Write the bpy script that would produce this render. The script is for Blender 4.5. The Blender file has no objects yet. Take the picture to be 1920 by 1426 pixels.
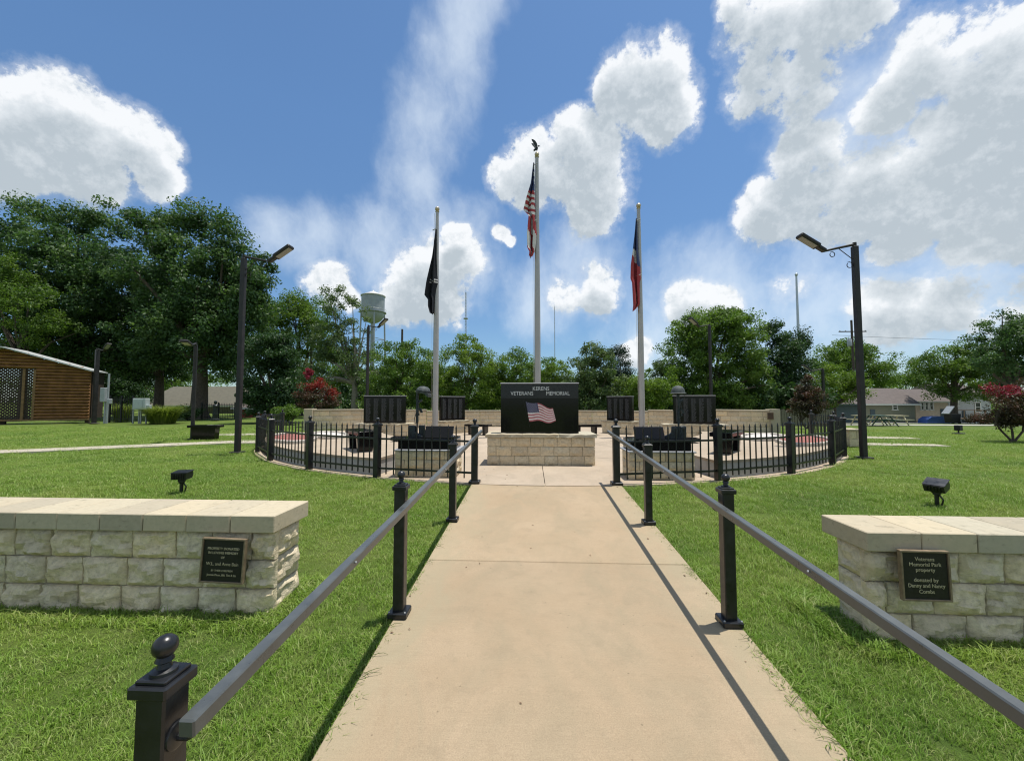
import bpy, bmesh, math, random
import numpy as np
from mathutils import Vector, Matrix, Euler

R = math.radians
scn = bpy.context.scene
COL = scn.collection
random.seed(7)

# ------------------------------------------------------------------ camera
EYE = 1.454
FPX, PCX, PCY, PW = 760.0, 960.0, 713.0, 1920.0
YAW = math.atan(38 / 760); PITCH = math.atan(39 / math.hypot(38, 760))
cam_d = bpy.data.cameras.new('camera'); cam = bpy.data.objects.new('camera', cam_d); COL.objects.link(cam)
cam.location = (0, 0, EYE); cam.rotation_euler = (R(90) + PITCH, 0, YAW)
cam_d.sensor_width = 36; cam_d.lens = 36 * FPX / PW; cam_d.clip_start = 0.05; cam_d.clip_end = 3000
scn.camera = cam
FWD = np.array([-math.sin(YAW) * math.cos(PITCH), math.cos(YAW) * math.cos(PITCH), math.sin(PITCH)])
RGT = np.array([math.cos(YAW), math.sin(YAW), 0]); UPV = np.cross(RGT, FWD)


def pray(x, y):
    return FWD * FPX + RGT * (x - PCX) - UPV * (y - PCY)


def at(x, y, Y):
    "point of the place seen at photo pixel x, y at distance Y along the path"
    d = pray(x, y); p = d * (Y / d[1]); return Vector((p[0], p[1], p[2] + EYE))


# ------------------------------------------------------------------ world, sun, exposure
SUN = Vector((0.185, 0.085, 1.0)).normalized()
SUN_EL = math.asin(SUN.z); SUN_AZ = math.atan2(SUN.x, SUN.y)
world = bpy.data.worlds.new('World'); scn.world = world; world.use_nodes = True
sd = bpy.data.lights.new('sun', 'SUN'); sd.energy = 4.2; sd.angle = R(0.55); sd.color = (1.0, 0.955, 0.88)
so = bpy.data.objects.new('sun', sd); COL.objects.link(so); so.rotation_euler = SUN.to_track_quat('Z', 'Y').to_euler()
scn.view_settings.view_transform = 'Standard'; scn.view_settings.look = 'None'
scn.view_settings.exposure = 0.35; scn.view_settings.gamma = 1.0; scn.view_settings.use_curve_mapping = False
scn.render.engine = 'CYCLES'; scn.cycles.use_denoising = True; scn.cycles.filter_width = 1.15
scn.cycles.max_bounces = 5; scn.cycles.diffuse_bounces = 2; scn.cycles.glossy_bounces = 3
scn.cycles.transmission_bounces = 4; scn.cycles.transparent_max_bounces = 6


SKY_STRENGTH = 0.115
CLOUD_STRENGTH = 0.88


def build_sky():
    nt = world.node_tree; N = nt.nodes; L = nt.links; N.clear()
    # cumulus lobes: photo pixel centre and radius (pixels); wisps the same
    cum = [(20, 260, 125), (-90, 280, 130), (140, 235, 100), (235, 265, 80), (160, 320, 80), (290, 335, 48), (70, 195, 55),
           (1195, 165, 88), (1245, 205, 66), (1140, 165, 40),
           (1092, 325, 90), (1005, 325, 64), (1075, 250, 46), (945, 335, 36), (1105, 390, 52),
           (1830, 290, 170), (1920, 200, 150), (1650, 345, 112), (1540, 385, 95), (1445, 405, 62), (1520, 280, 62), (1740, 400, 90),
           (1860, 90, 110), (1720, 110, 85), (1560, 30, 115), (1430, 60, 90), (1430, 160, 72), (1510, 160, 80), (1380, 10, 45),
           (1990, 330, 190), (1640, 210, 60),
           (1700, 462, 58), (1820, 480, 62), (1910, 450, 85), (1680, 590, 75), (1790, 570, 80), (1900, 590, 90),
           (1300, 575, 50), (1355, 565, 40), (1120, 540, 44), (1060, 552, 36),
           (810, 535, 72), (860, 500, 50), (755, 570, 45), (855, 442, 24), (615, 545, 45), (650, 560, 28), (938, 438, 17), (957, 452, 12), (1195, 662, 32), (1480, 545, 40)]
    wis = [(905, -60, 80), (880, 20, 76), (850, 100, 80), (820, 180, 80), (795, 255, 74), (778, 330, 58),
           (500, 430, 60), (600, 455, 70), (720, 470, 85), (850, 480, 95),
           (1080, 500, 80), (1010, 570, 70), (1320, 540, 100), (1500, 590, 130), (1750, 590, 190), (1250, 620, 110), (1620, 250, 170)]
    def conv(lst):
        o = []
        for (x, y, r) in lst:
            d = pray(x, y); ln = np.linalg.norm(d); o.append((d / ln, r / ln * (FPX / ln) ** 0.5))
        return o
    cumd = conv(cum); wisd = conv(wis)

    def blob_group(name, blobs, smooth, grow=1.12):
        g = bpy.data.node_groups.new(name, 'ShaderNodeTree')
        g.interface.new_socket('Dir', in_out='INPUT', socket_type='NodeSocketVector')
        g.interface.new_socket('Val', in_out='OUTPUT', socket_type='NodeSocketFloat')
        gi = g.nodes.new('NodeGroupInput'); go = g.nodes.new('NodeGroupOutput'); prev = None
        for d, r in blobs:
            q = 1 - math.cos(min(r * grow, 1.0))
            dp = g.nodes.new('ShaderNodeVectorMath'); dp.operation = 'DOT_PRODUCT'; dp.inputs[1].default_value = tuple(d)
            g.links.new(gi.outputs[0], dp.inputs[0])
            ma = g.nodes.new('ShaderNodeMath'); ma.operation = 'MULTIPLY_ADD'; ma.inputs[1].default_value = 1 / q; ma.inputs[2].default_value = 1 - 1 / q
            g.links.new(dp.outputs['Value'], ma.inputs[0])
            mx = g.nodes.new('ShaderNodeMath'); mx.operation = 'SMOOTH_MAX'; mx.inputs[2].default_value = smooth
            g.links.new(ma.outputs[0], mx.inputs[0])
            if prev: g.links.new(prev, mx.inputs[1])
            else: mx.inputs[1].default_value = -3.0
            prev = mx.outputs[0]
        g.links.new(prev, go.inputs[0]); return g
    gc = blob_group('cumulus_lobes', cumd, 0.16); gw = blob_group('wisp_lobes', wisd, 0.7, 1.55)

    def node(t, **kw):
        n = N.new(t)
        for k, v in kw.items(): setattr(n, k, v)
        return n
    def math_(op, a, b=None, c=None, clamp=False):
        n = node('ShaderNodeMath', operation=op); n.use_clamp = clamp
        for i, v in enumerate((a, b, c)):
            if v is None: continue
            if isinstance(v, (int, float)): n.inputs[i].default_value = v
            else: L.new(v, n.inputs[i])
        return n.outputs[0]
    def vec(op, a, b, scale=None):
        n = node('ShaderNodeVectorMath', operation=op)
        for i, v in enumerate((a, b)):
            if v is None: continue
            if isinstance(v, (tuple, list)): n.inputs[i].default_value = v
            else: L.new(v, n.inputs[i])
        if scale is not None: n.inputs['Scale'].default_value = scale
        return n.outputs[0]
    def noise(v, scale, detail, rough=0.55, out='Fac'):
        n = node('ShaderNodeTexNoise'); n.inputs['Scale'].default_value = scale; n.inputs['Detail'].default_value = detail; n.inputs['Roughness'].default_value = rough
        L.new(v, n.inputs['Vector']); return n.outputs[out]
    def sstep(x, a, b):
        n = node('ShaderNodeMapRange', interpolation_type='SMOOTHSTEP'); L.new(x, n.inputs[0]); n.inputs[1].default_value = a; n.inputs[2].default_value = b
        return n.outputs[0]
    tc = node('ShaderNodeTexCoord').outputs['Generated']
    dirn = vec('NORMALIZE', tc, None)
    half3 = (0.5, 0.5, 0.5)
    w1 = vec('SUBTRACT', noise(dirn, 4.5, 5, 0.62, 'Color'), half3)
    warp = vec('ADD', dirn, vec('SCALE', w1, None, 0.075))
    def lobes(grp, v):
        g = node('ShaderNodeGroup'); g.node_tree = grp; L.new(vec('NORMALIZE', v, None), g.inputs[0]); return g.outputs[0]
    B0 = lobes(gc, warp); B1 = lobes(gc, vec('ADD', warp, (0.012, 0.0, 0.062)))
    # out of view broken cumulus goes on all round, thickened to whiten ambient light
    dpf = node('ShaderNodeVectorMath', operation='DOT_PRODUCT'); L.new(dirn, dpf.inputs[0]); dpf.inputs[1].default_value = tuple(FWD)
    away = sstep(dpf.outputs['Value'], 0.50, 0.30)
    fb = math_('MULTIPLY_ADD', math_('SUBTRACT', noise(warp, 2.6, 2, 0.5), 0.50), 9.0, 0.2); fb = math_('MINIMUM', fb, 0.9)
    fb = math_('ADD', math_('MULTIPLY', away, math_('ADD', fb, 3.0)), -3.0)
    B0 = math_('MAXIMUM', B0, fb); B1 = math_('MAXIMUM', B1, fb)
    n1 = noise(dirn, 8.0, 9, 0.66); v1 = noise(vec('ADD', dirn, (0.004, 0.0, 0.014)), 8.0, 7, 0.66)
    tex = math_('MULTIPLY', math_('SUBTRACT', n1, 0.5), 4.6)
    bs = node('ShaderNodeMath', operation='SMOOTH_MIN'); L.new(B0, bs.inputs[0]); bs.inputs[1].default_value = 0.78; bs.inputs[2].default_value = 0.5
    D = math_('ADD', math_('MULTIPLY', bs.outputs[0], 1.25), tex)
    alpha = math_('MAXIMUM', sstep(D, 0.03, 0.55), math_('MULTIPLY', sstep(D, -0.5, 0.5), 0.35))
    # thin streaky wisps
    mp = node('ShaderNodeMapping'); mp.inputs['Rotation'].default_value = (0, R(14), R(6)); mp.inputs['Scale'].default_value = (9, 5, 6); L.new(warp, mp.inputs['Vector'])
    wn = noise(mp.outputs[0], 1.5, 6, 0.60)
    wd = math_('ADD', lobes(gw, vec('ADD', dirn, vec('SCALE', w1, None, 0.09))), math_('MULTIPLY', math_('SUBTRACT', wn, 0.50), 1.3))
    wal = math_('MULTIPLY', sstep(wd, 0.20, 1.45), 0.62)
    # cumulus shading: cloud between a point and the sun darkens it, relief turned to the sun brightens it
    depth = math_('ADD', math_('ADD', math_('MULTIPLY', B0, 0.28), math_('MULTIPLY', math_('MAXIMUM', B1, -0.6), 0.62)), math_('MULTIPLY', tex, 0.30))
    thick = sstep(depth, -0.05, 0.85)
    relief = math_('MULTIPLY', math_('SUBTRACT', v1, n1), 3.4)
    thick = math_('ADD', thick, relief, clamp=True)
    cr = node('ShaderNodeValToRGB'); L.new(thick, cr.inputs[0])
    cr.color_ramp.elements[0].position = 0.0; cr.color_ramp.elements[0].color = (0.86, 0.88, 0.90, 1)
    cr.color_ramp.elements[1].position = 1.0; cr.color_ramp.elements[1].color = (0.46, 0.52, 0.565, 1)
    e = cr.color_ramp.elements.new(0.35); e.color = (0.69, 0.735, 0.77, 1)
    sky = node('ShaderNodeTexSky'); sky.sky_type = 'NISHITA'; sky.sun_disc = False
    sky.sun_elevation = SUN_EL; sky.sun_rotation = SUN_AZ; sky.altitude = 150; sky.air_density = 1.0; sky.dust_density = 0.4; sky.ozone_density = 3.0
    b1 = node('ShaderNodeBackground'); b1.inputs['Strength'].default_value = SKY_STRENGTH; tint = node('ShaderNodeMix', data_type='RGBA', blend_type='MULTIPLY'); tint.inputs[0].default_value = 1.0; L.new(sky.outputs[0], tint.inputs[6])
    sepz = node('ShaderNodeSeparateXYZ'); L.new(dirn, sepz.inputs[0]); tr = node('ShaderNodeValToRGB'); L.new(sepz.outputs[2], tr.inputs[0])
    tr.color_ramp.elements[0].position = 0.0; tr.color_ramp.elements[0].color = (0.56, 0.66, 0.75, 1); tr.color_ramp.elements[1].position = 0.55; tr.color_ramp.elements[1].color = (0.73, 0.90, 0.98, 1)
    L.new(tr.outputs[0], tint.inputs[7]); L.new(tint.outputs[2], b1.inputs['Color'])
    b2 = node('ShaderNodeBackground'); b2.inputs['Strength'].default_value = CLOUD_STRENGTH; L.new(cr.outputs[0], b2.inputs['Color'])
    b3 = node('ShaderNodeBackground'); b3.inputs['Strength'].default_value = CLOUD_STRENGTH; b3.inputs['Color'].default_value = (0.80, 0.88, 0.95, 1)
    # clouds fade out below the horizon
    sep = node('ShaderNodeSeparateXYZ'); L.new(dirn, sep.inputs[0]); hor = sstep(sep.outputs[2], 0.0, 0.06)
    m1 = node('ShaderNodeMixShader'); L.new(math_('MULTIPLY', wal, hor), m1.inputs[0]); L.new(b1.outputs[0], m1.inputs[1]); L.new(b3.outputs[0], m1.inputs[2])
    m2 = node('ShaderNodeMixShader'); L.new(math_('MULTIPLY', math_('MULTIPLY', alpha, hor), 0.96), m2.inputs[0]); L.new(m1.outputs[0], m2.inputs[1]); L.new(b2.outputs[0], m2.inputs[2])
    out = node('ShaderNodeOutputWorld'); L.new(m2.outputs[0], out.inputs['Surface'])


build_sky()
world.cycles.sampling_method = 'NONE'

# ------------------------------------------------------------------ materials
MATS = {}


class NB:
    "small helper to write a node material"
    def __init__(s, name):
        s.m = bpy.data.materials.new(name); s.m.use_nodes = True; s.nt = s.m.node_tree; s.N = s.nt.nodes; s.L = s.nt.links
        s.b = s.N['Principled BSDF']; s.out = s.N['Material Output']
    def n(s, t, **kw):
        o = s.N.new(t)
        for k, v in kw.items(): setattr(o, k, v)
        return o
    def set(s, sock, v):
        if isinstance(v, bpy.types.NodeSocket): s.L.new(v, sock)
        elif isinstance(v, (tuple, list)) and len(v) == 3 and sock.type == 'RGBA': sock.default_value = (*v, 1)
        else: sock.default_value = v
    def pos(s): return s.n('ShaderNodeNewGeometry').outputs['Position']
    def obj(s): return s.n('ShaderNodeTexCoord').outputs['Object']
    def rnd(s): return s.n('ShaderNodeObjectInfo').outputs['Random']
    def noise(s, v, scale, detail=4, rough=0.55, dist=0.0):
        o = s.n('ShaderNodeTexNoise'); o.inputs['Scale'].default_value = scale; o.inputs['Detail'].default_value = detail
        o.inputs['Roughness'].default_value = rough; o.inputs['Distortion'].default_value = dist; s.L.new(v, o.inputs['Vector']); return o.outputs['Fac']
    def vor(s, v, scale, out='Distance', feature='F1'):
        o = s.n('ShaderNodeTexVoronoi', feature=feature); o.inputs['Scale'].default_value = scale; s.L.new(v, o.inputs['Vector']); return o.outputs[out]
    def mapping(s, v, sc=(1, 1, 1), rot=(0, 0, 0)):
        o = s.n('ShaderNodeMapping'); o.inputs['Scale'].default_value = sc; o.inputs['Rotation'].default_value = rot; s.L.new(v, o.inputs['Vector']); return o.outputs[0]
    def ramp(s, f, stops):
        o = s.n('ShaderNodeValToRGB'); el = o.color_ramp.elements
        while len(el) < len(stops): el.new(0.5)
        for e, (p, c) in zip(el, stops): e.position = p; e.color = (*c, 1) if len(c) == 3 else c
        s.L.new(f, o.inputs[0]); return o.outputs[0]
    def mr(s, f, a, b, c=0.0, d=1.0):
        o = s.n('ShaderNodeMapRange'); s.L.new(f, o.inputs[0])
        for i, v in enumerate((a, b, c, d)): o.inputs[i + 1].default_value = v
        return o.outputs[0]
    def mix(s, f, a, b, mode='MIX'):
        o = s.n('ShaderNodeMix', data_type='RGBA', blend_type=mode)
        s.set(o.inputs[0], f); s.set(o.inputs[6], a); s.set(o.inputs[7], b); return o.outputs[2]
    def mth(s, op, a, b=0.0, clamp=False):
        o = s.n('ShaderNodeMath', operation=op); o.use_clamp = clamp; s.set(o.inputs[0], a); s.set(o.inputs[1], b); return o.outputs[0]
    def bump(s, h, strength=0.5, dist=0.01, normal=None):
        o = s.n('ShaderNodeBump'); o.inputs['Strength'].default_value = strength; o.inputs['Distance'].default_value = dist; s.L.new(h, o.inputs['Height'])
        if normal: s.L.new(normal, o.inputs['Normal'])
        return o.outputs[0]
    def fin(s, color, rough=0.8, normal=None, metallic=0.0, spec=0.5):
        s.set(s.b.inputs['Base Color'], color); s.set(s.b.inputs['Roughness'], rough); s.set(s.b.inputs['Metallic'], metallic)
        s.set(s.b.inputs['Specular IOR Level'], spec)
        if normal: s.L.new(normal, s.b.inputs['Normal'])
        MATS[s.m.name] = s.m; return s.m


def simple(name, col, rough=0.6, metallic=0.0, var=0.25, scale=6.0, spec=0.4, bump=0.15, bscale=60.0):
    b = NB(name); p = b.pos(); n = b.noise(p, scale, 5, 0.6)
    lo = tuple(max(0, c * (1 - var)) for c in col); hi = tuple(c * (1 + var) for c in col)
    c = b.ramp(n, [(0.3, lo), (0.7, hi)])
    return b.fin(c, b.mr(n, 0.3, 0.7, max(0.03, rough - 0.08), min(1, rough + 0.08)), b.bump(b.noise(p, bscale, 3), bump, 0.004), metallic, spec)


def limestone(name, base, dark, warm, rough_bump):
    b = NB(name); p = b.pos(); r = b.rnd()
    n1 = b.noise(p, 3.0, 6, 0.62); n2 = b.noise(p, 24.0, 6, 0.65); n3 = b.noise(b.mapping(p, (5, 5, 11)), 2.2, 7, 0.7, 0.6)
    c = b.ramp(n2, [(0.28, dark), (0.62, base)])
    c = b.mix(b.mr(n1, 0.45, 0.72, 0, 0.65), c, warm)
    c = b.mix(b.mr(n3, 0.57, 0.72, 0, 0.62), c, tuple(v * 0.40 for v in dark))
    tint = b.ramp(r, [(0.0, (0.80, 0.80, 0.80)), (0.35, (1.0, 0.97, 0.92)), (0.7, (0.95, 0.97, 0.97)), (1.0, (1.12, 1.07, 0.98))])
    c = b.mix(1.0, c, tint, 'MULTIPLY')
    h = b.mth('ADD', b.mth('MULTIPLY', n3, 0.7), b.mth('MULTIPLY', n2, 0.35))
    return b.fin(c, 0.9, b.bump(h, rough_bump, 0.03), 0, 0.25)


def concrete(name, a, bcol, stain, jointless=True):
    b = NB(name); p = b.pos()
    n1 = b.noise(p, 0.9, 6, 0.6); n2 = b.noise(p, 7.0, 6, 0.6); n3 = b.noise(p, 140.0, 3, 0.6); n4 = b.noise(b.mapping(p, (1.0, 0.5, 1)), 2.1, 7, 0.68, 0.8)
    c = b.ramp(n1, [(0.33, a), (0.66, bcol)])
    c = b.mix(b.mr(n4, 0.44, 0.66, 0, 0.95), c, stain)
    c = b.mix(b.mr(n2, 0.52, 0.75, 0, 0.28), c, tuple(v * 0.66 for v in stain))
    c = b.mix(b.mr(n3, 0.36, 0.66, 0.42, 0), c, tuple(v * 0.55 for v in a))
    if name == 'path_concrete':             # weathered grey-green margins of the slab
        sx = b.n('ShaderNodeSeparateXYZ'); b.L.new(p, sx.inputs[0]); ed = b.mth('ABSOLUTE', b.mth('SUBTRACT', sx.outputs[0], 0.24))
        ed = b.mth('ADD', ed, b.mth('MULTIPLY', b.mth('SUBTRACT', n4, 0.5), 1.3)); c = b.mix(b.mr(ed, 0.85, 1.25, 0, 0.45), c, (0.350, 0.305, 0.200))
        br = b.noise(b.mapping(p, (6, 190, 1)), 1.0, 3, 0.6); c = b.mix(b.mr(br, 0.35, 0.65, 0.16, 0), c, (0.22, 0.165, 0.105))
        n5 = b.noise(b.mapping(p, (2.2, 1.0, 1)), 3.4, 8, 0.75); c = b.mix(b.mr(n5, 0.58, 0.72, 0, 0.26), c, (0.250, 0.182, 0.112))
    sp = b.vor(p, 55.0); c = b.mix(b.mr(sp, 0.05, 0.13, 0.55, 0), c, tuple(v * 0.34 for v in a))
    pit = b.vor(p, 9.0); c = b.mix(b.mr(pit, 0.03, 0.07, 0.5, 0), c, tuple(v * 0.25 for v in a))
    c = b.mix(1.0, c, b.ramp(b.rnd(), [(0, (0.93, 0.93, 0.93)), (1, (1.05, 1.04, 1.03))]), 'MULTIPLY')
    return b.fin(c, 0.88, b.bump(b.mth('ADD', n3, n2), 0.25, 0.004), 0, 0.3)


def leafmat(name, c0, c1, c2, trans=0.35, rough=0.55, spec=0.35):
    b = NB(name); a = b.n('ShaderNodeAttribute'); a.attribute_name = 'tint'
    p = b.pos(); n = b.noise(p, 0.6, 3)
    f = b.mth('ADD', b.mth('MULTIPLY', a.outputs['Fac'], 0.75), b.mth('MULTIPLY', n, 0.25))
    c = b.ramp(f, [(0.15, c0), (0.5, c1), (0.9, c2)])
    b.fin(c, rough, None, 0, spec)
    t = b.n('ShaderNodeBsdfTranslucent'); b.L.new(b.mix(1.0, c, (1.25, 1.35, 0.7), 'MULTIPLY'), t.inputs[0])
    m = b.n('ShaderNodeMixShader'); m.inputs[0].default_value = trans; b.L.new(b.b.outputs[0], m.inputs[1]); b.L.new(t.outputs[0], m.inputs[2])
    b.L.new(m.outputs[0], b.out.inputs['Surface']); return b.m


def bladesmat():
    b = NB('grass_blade'); p = b.pos(); r = b.rnd()
    n1 = b.noise(p, 0.55, 5, 0.6); n2 = b.noise(p, 5.0, 4, 0.6)
    c = b.ramp(n1, [(0.30, (0.130, 0.245, 0.026)), (0.50, (0.215, 0.345, 0.040)), (0.68, (0.330, 0.410, 0.085))])
    c = b.mix(b.mr(n2, 0.50, 0.72, 0, 0.60), c, (0.320, 0.355, 0.110))
    st = b.noise(b.mapping(p, (0.16, 1.3, 1), (0, 0, R(7))), 1.0, 4, 0.55); c = b.mix(b.mr(st, 0.46, 0.60, 0, 0.5), c, (0.285, 0.395, 0.070))
    c = b.mix(b.mr(r, 0.0, 1.0, 0, 0.45), c, (0.105, 0.225, 0.026))
    a = b.n('ShaderNodeAttribute'); a.attribute_name = 'tint'
    c = b.mix(b.mr(a.outputs['Fac'], 0.72, 0.95, 0, 0.75), c, (0.44, 0.45, 0.19))
    b.fin(c, 0.5, None, 0, 0.3)
    t = b.n('ShaderNodeBsdfTranslucent'); b.L.new(c, t.inputs[0]); m = b.n('ShaderNodeMixShader'); m.inputs[0].default_value = 0.35
    b.L.new(b.b.outputs[0], m.inputs[1]); b.L.new(t.outputs[0], m.inputs[2]); b.L.new(m.outputs[0], b.out.inputs['Surface']); return b.m


def lawnmat():
    b = NB('lawn_turf'); p = b.pos()
    n1 = b.noise(p, 0.55, 5, 0.6); n2 = b.noise(p, 5.0, 4, 0.6); n3 = b.noise(p, 90.0, 3, 0.7); n4 = b.noise(b.mapping(p, (0.18, 1.1, 1), (0, 0, R(6))), 1.0, 4, 0.55)
    c = b.ramp(n1, [(0.30, (0.070, 0.125, 0.020)), (0.50, (0.120, 0.180, 0.028)), (0.68, (0.180, 0.215, 0.050))])
    c = b.mix(b.mr(n2, 0.50, 0.72, 0, 0.55), c, (0.165, 0.185, 0.062))
    c = b.mix(b.mr(n4, 0.48, 0.62, 0, 0.45), c, (0.110, 0.160, 0.034))
    c = b.mix(b.mr(n3, 0.35, 0.65, 0.5, 0), c, (0.032, 0.058, 0.016))
    return b.fin(c, 0.85, b.bump(n3, 0.9, 0.03), 0, 0.15)


limestone('limestone_rough', (0.79, 0.69, 0.51), (0.50, 0.43, 0.305), (0.70, 0.56, 0.37), 0.9)
limestone('limestone_small', (0.71, 0.61, 0.44), (0.50, 0.42, 0.30), (0.64, 0.52, 0.355), 0.8)
limestone('limestone_coping', (0.465, 0.415, 0.315), (0.39, 0.35, 0.265), (0.44, 0.38, 0.275), 0.10)
simple('mortar', (0.34, 0.30, 0.22), 0.95, var=0.2, scale=9, bump=0.5, spec=0.1)
concrete('path_concrete', (0.372, 0.281, 0.178), (0.432, 0.334, 0.222), (0.335, 0.272, 0.178))
concrete('plaza_concrete', (0.42, 0.335, 0.245), (0.48, 0.395, 0.30), (0.38, 0.315, 0.235))
concrete('grey_concrete', (0.42, 0.42, 0.41), (0.48, 0.48, 0.47), (0.38, 0.38, 0.37))
simple('joint_dark', (0.12, 0.10, 0.08), 0.95)
simple('black_paint', (0.011, 0.012, 0.014), 0.34, var=0.45, scale=14, spec=0.5, bump=0.08, bscale=120)
simple('grey_rail_paint', (0.072, 0.079, 0.078), 0.32, var=0.22, scale=9, spec=0.6, bump=0.06, bscale=140)
simple('dark_bronze_paint', (0.022, 0.020, 0.019), 0.5, var=0.4, scale=5)
simple('black_granite', (0.006, 0.006, 0.007), 0.09, var=0.5, scale=90, spec=0.28, bump=0.0)
simple('honed_granite', (0.014, 0.015, 0.018), 0.30, var=0.35, scale=90, spec=0.45, bump=0.0)
simple('granite_edge', (0.34, 0.35, 0.37), 0.55, var=0.3, scale=60)
simple('engraving', (0.062, 0.066, 0.070), 0.8, var=0.3, scale=40)
simple('letter_silver', (0.60, 0.62, 0.62), 0.6, var=0.1)
simple('letter_gold', (0.45, 0.40, 0.26), 0.5, var=0.15)
simple('plaque_black', (0.010, 0.009, 0.008), 0.45, var=0.5, scale=50)
simple('plaque_bronze', (0.23, 0.175, 0.115), 0.5, metallic=0.3, var=0.3, scale=20)
simple('statue_bronze', (0.035, 0.042, 0.045), 0.42, metallic=0.4, var=0.55, scale=18, bump=0.4, bscale=50)
simple('helmet_cover', (0.060, 0.070, 0.070), 0.7, var=0.6, scale=22)
simple('pole_aluminium', (0.40, 0.385, 0.37), 0.42, metallic=0.35, var=0.08, scale=2)
simple('pole_silver', (0.50, 0.53, 0.56), 0.42, metallic=0.5, var=0.08, scale=2)
simple('ball_gold', (0.50, 0.42, 0.30), 0.35, metallic=0.6, var=0.1)
simple('flag_red', (0.33, 0.045, 0.055), 0.9, var=0.15); simple('flag_white', (0.62, 0.60, 0.60), 0.9, var=0.08); simple('flag_blue', (0.035, 0.05, 0.13), 0.9, var=0.2); simple('flag_black', (0.016, 0.018, 0.025), 0.9, var=0.2)
simple('etch_red', (0.40, 0.115, 0.13), 0.7, var=0.3, scale=25); simple('etch_white', (0.66, 0.60, 0.58), 0.7, var=0.18, scale=25); simple('etch_blue', (0.055, 0.06, 0.12), 0.7, var=0.3, scale=25)
simple('lamp_lens', (0.26, 0.25, 0.23), 0.3, var=0.1)
simple('bark', (0.085, 0.068, 0.052), 0.95, var=0.4, scale=7, bump=0.9, bscale=22)
simple('bark_pale', (0.26, 0.23, 0.19), 0.95, var=0.35, scale=7, bump=0.8, bscale=22)
simple('red_gravel', (0.27, 0.105, 0.085), 0.95, var=0.4, scale=30, bump=1.0, bscale=45)
simple('white_gravel', (0.52, 0.49, 0.45), 0.95, var=0.12, scale=30, bump=1.0, bscale=45)
simple('edging_white', (0.50, 0.46, 0.40), 0.9, var=0.12, scale=12)
simple('galvanised', (0.36, 0.38, 0.39), 0.5, metallic=0.3, var=0.12)
simple('cabinet_grey', (0.42, 0.47, 0.46), 0.55, var=0.08)
simple('tank_steel', (0.30, 0.325, 0.345), 0.5, metallic=0.2, var=0.16, scale=0.6)
simple('tank_roof', (0.58, 0.56, 0.55), 0.6, var=0.1, scale=1)
simple('cabin_log', (0.225, 0.108, 0.040), 0.7, var=0.4, scale=3.0, bump=0.3, bscale=30)
simple('cabin_dark', (0.050, 0.036, 0.026), 0.85, var=0.3)
simple('cabin_trim', (0.20, 0.12, 0.055), 0.8, var=0.3)
simple('metal_roof', (0.50, 0.52, 0.51), 0.4, metallic=0.2, var=0.08)
simple('shingle', (0.125, 0.105, 0.098), 0.95, var=0.22, scale=4, bump=0.6, bscale=12)
simple('siding_green', (0.22, 0.225, 0.165), 0.85, var=0.1); simple('siding_beige', (0.58, 0.48, 0.37), 0.85, var=0.1); simple('siding_blue', (0.44, 0.47, 0.48), 0.85, var=0.1); simple('siding_dark', (0.075, 0.105, 0.12), 0.85, var=0.15)
simple('siding_olive', (0.17, 0.155, 0.115), 0.85, var=0.12)
simple('white_trim', (0.68, 0.68, 0.66), 0.7, var=0.06)
simple('window_dark', (0.02, 0.026, 0.03), 0.08, var=0.3, spec=0.6)
simple('tarp_blue', (0.03, 0.08, 0.27), 0.6); simple('bin_black', (0.014, 0.014, 0.015), 0.5); simple('deck_wood', (0.23, 0.16, 0.10), 0.85)
simple('table_yellow', (0.50, 0.46, 0.30), 0.7); simple('table_green', (0.03, 0.07, 0.05), 0.6)
simple('road_pale', (0.42, 0.40, 0.36), 0.95, var=0.15, scale=2.0); simple('walk_pale', (0.40, 0.355, 0.285), 0.92, var=0.1, scale=3)
simple('brush_brown', (0.17, 0.10, 0.055), 0.95, var=0.4, scale=10)
simple('brick_red', (0.27, 0.075, 0.055), 0.9, var=0.2, scale=8)
simple('soil', (0.07, 0.05, 0.035), 0.95, var=0.3)
simple('roof_olive', (0.115, 0.108, 0.080), 0.9, var=0.2, scale=3)
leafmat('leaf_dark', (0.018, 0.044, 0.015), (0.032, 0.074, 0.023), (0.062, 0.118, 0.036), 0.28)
leafmat('leaf_elm', (0.030, 0.068, 0.024), (0.058, 0.118, 0.038), (0.118, 0.188, 0.062), 0.36)
leafmat('leaf_mid', (0.046, 0.094, 0.016), (0.095, 0.170, 0.027), (0.165, 0.245, 0.046), 0.42)
leafmat('leaf_light', (0.062, 0.120, 0.015), (0.122, 0.198, 0.026), (0.190, 0.260, 0.045), 0.45)
leafmat('leaf_cedar', (0.016, 0.036, 0.024), (0.026, 0.055, 0.034), (0.045, 0.080, 0.046), 0.15)
leafmat('leaf_greyish', (0.045, 0.085, 0.030), (0.090, 0.140, 0.048), (0.175, 0.225, 0.100), 0.34)
leafmat('bloom_red', (0.13, 0.016, 0.010), (0.25, 0.020, 0.016), (0.36, 0.038, 0.035), 0.28)
leafmat('bloom_pink', (0.13, 0.012, 0.024), (0.25, 0.018, 0.044), (0.38, 0.042, 0.080), 0.28)
leafmat('leaf_maroon', (0.030, 0.030, 0.014), (0.055, 0.045, 0.020), (0.120, 0.035, 0.030), 0.25)
leafmat('leaf_reed', (0.090, 0.140, 0.020), (0.150, 0.205, 0.035), (0.240, 0.280, 0.065), 0.4)
bladesmat(); lawnmat()
M = MATS

# ------------------------------------------------------------------ mesh helpers


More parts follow.
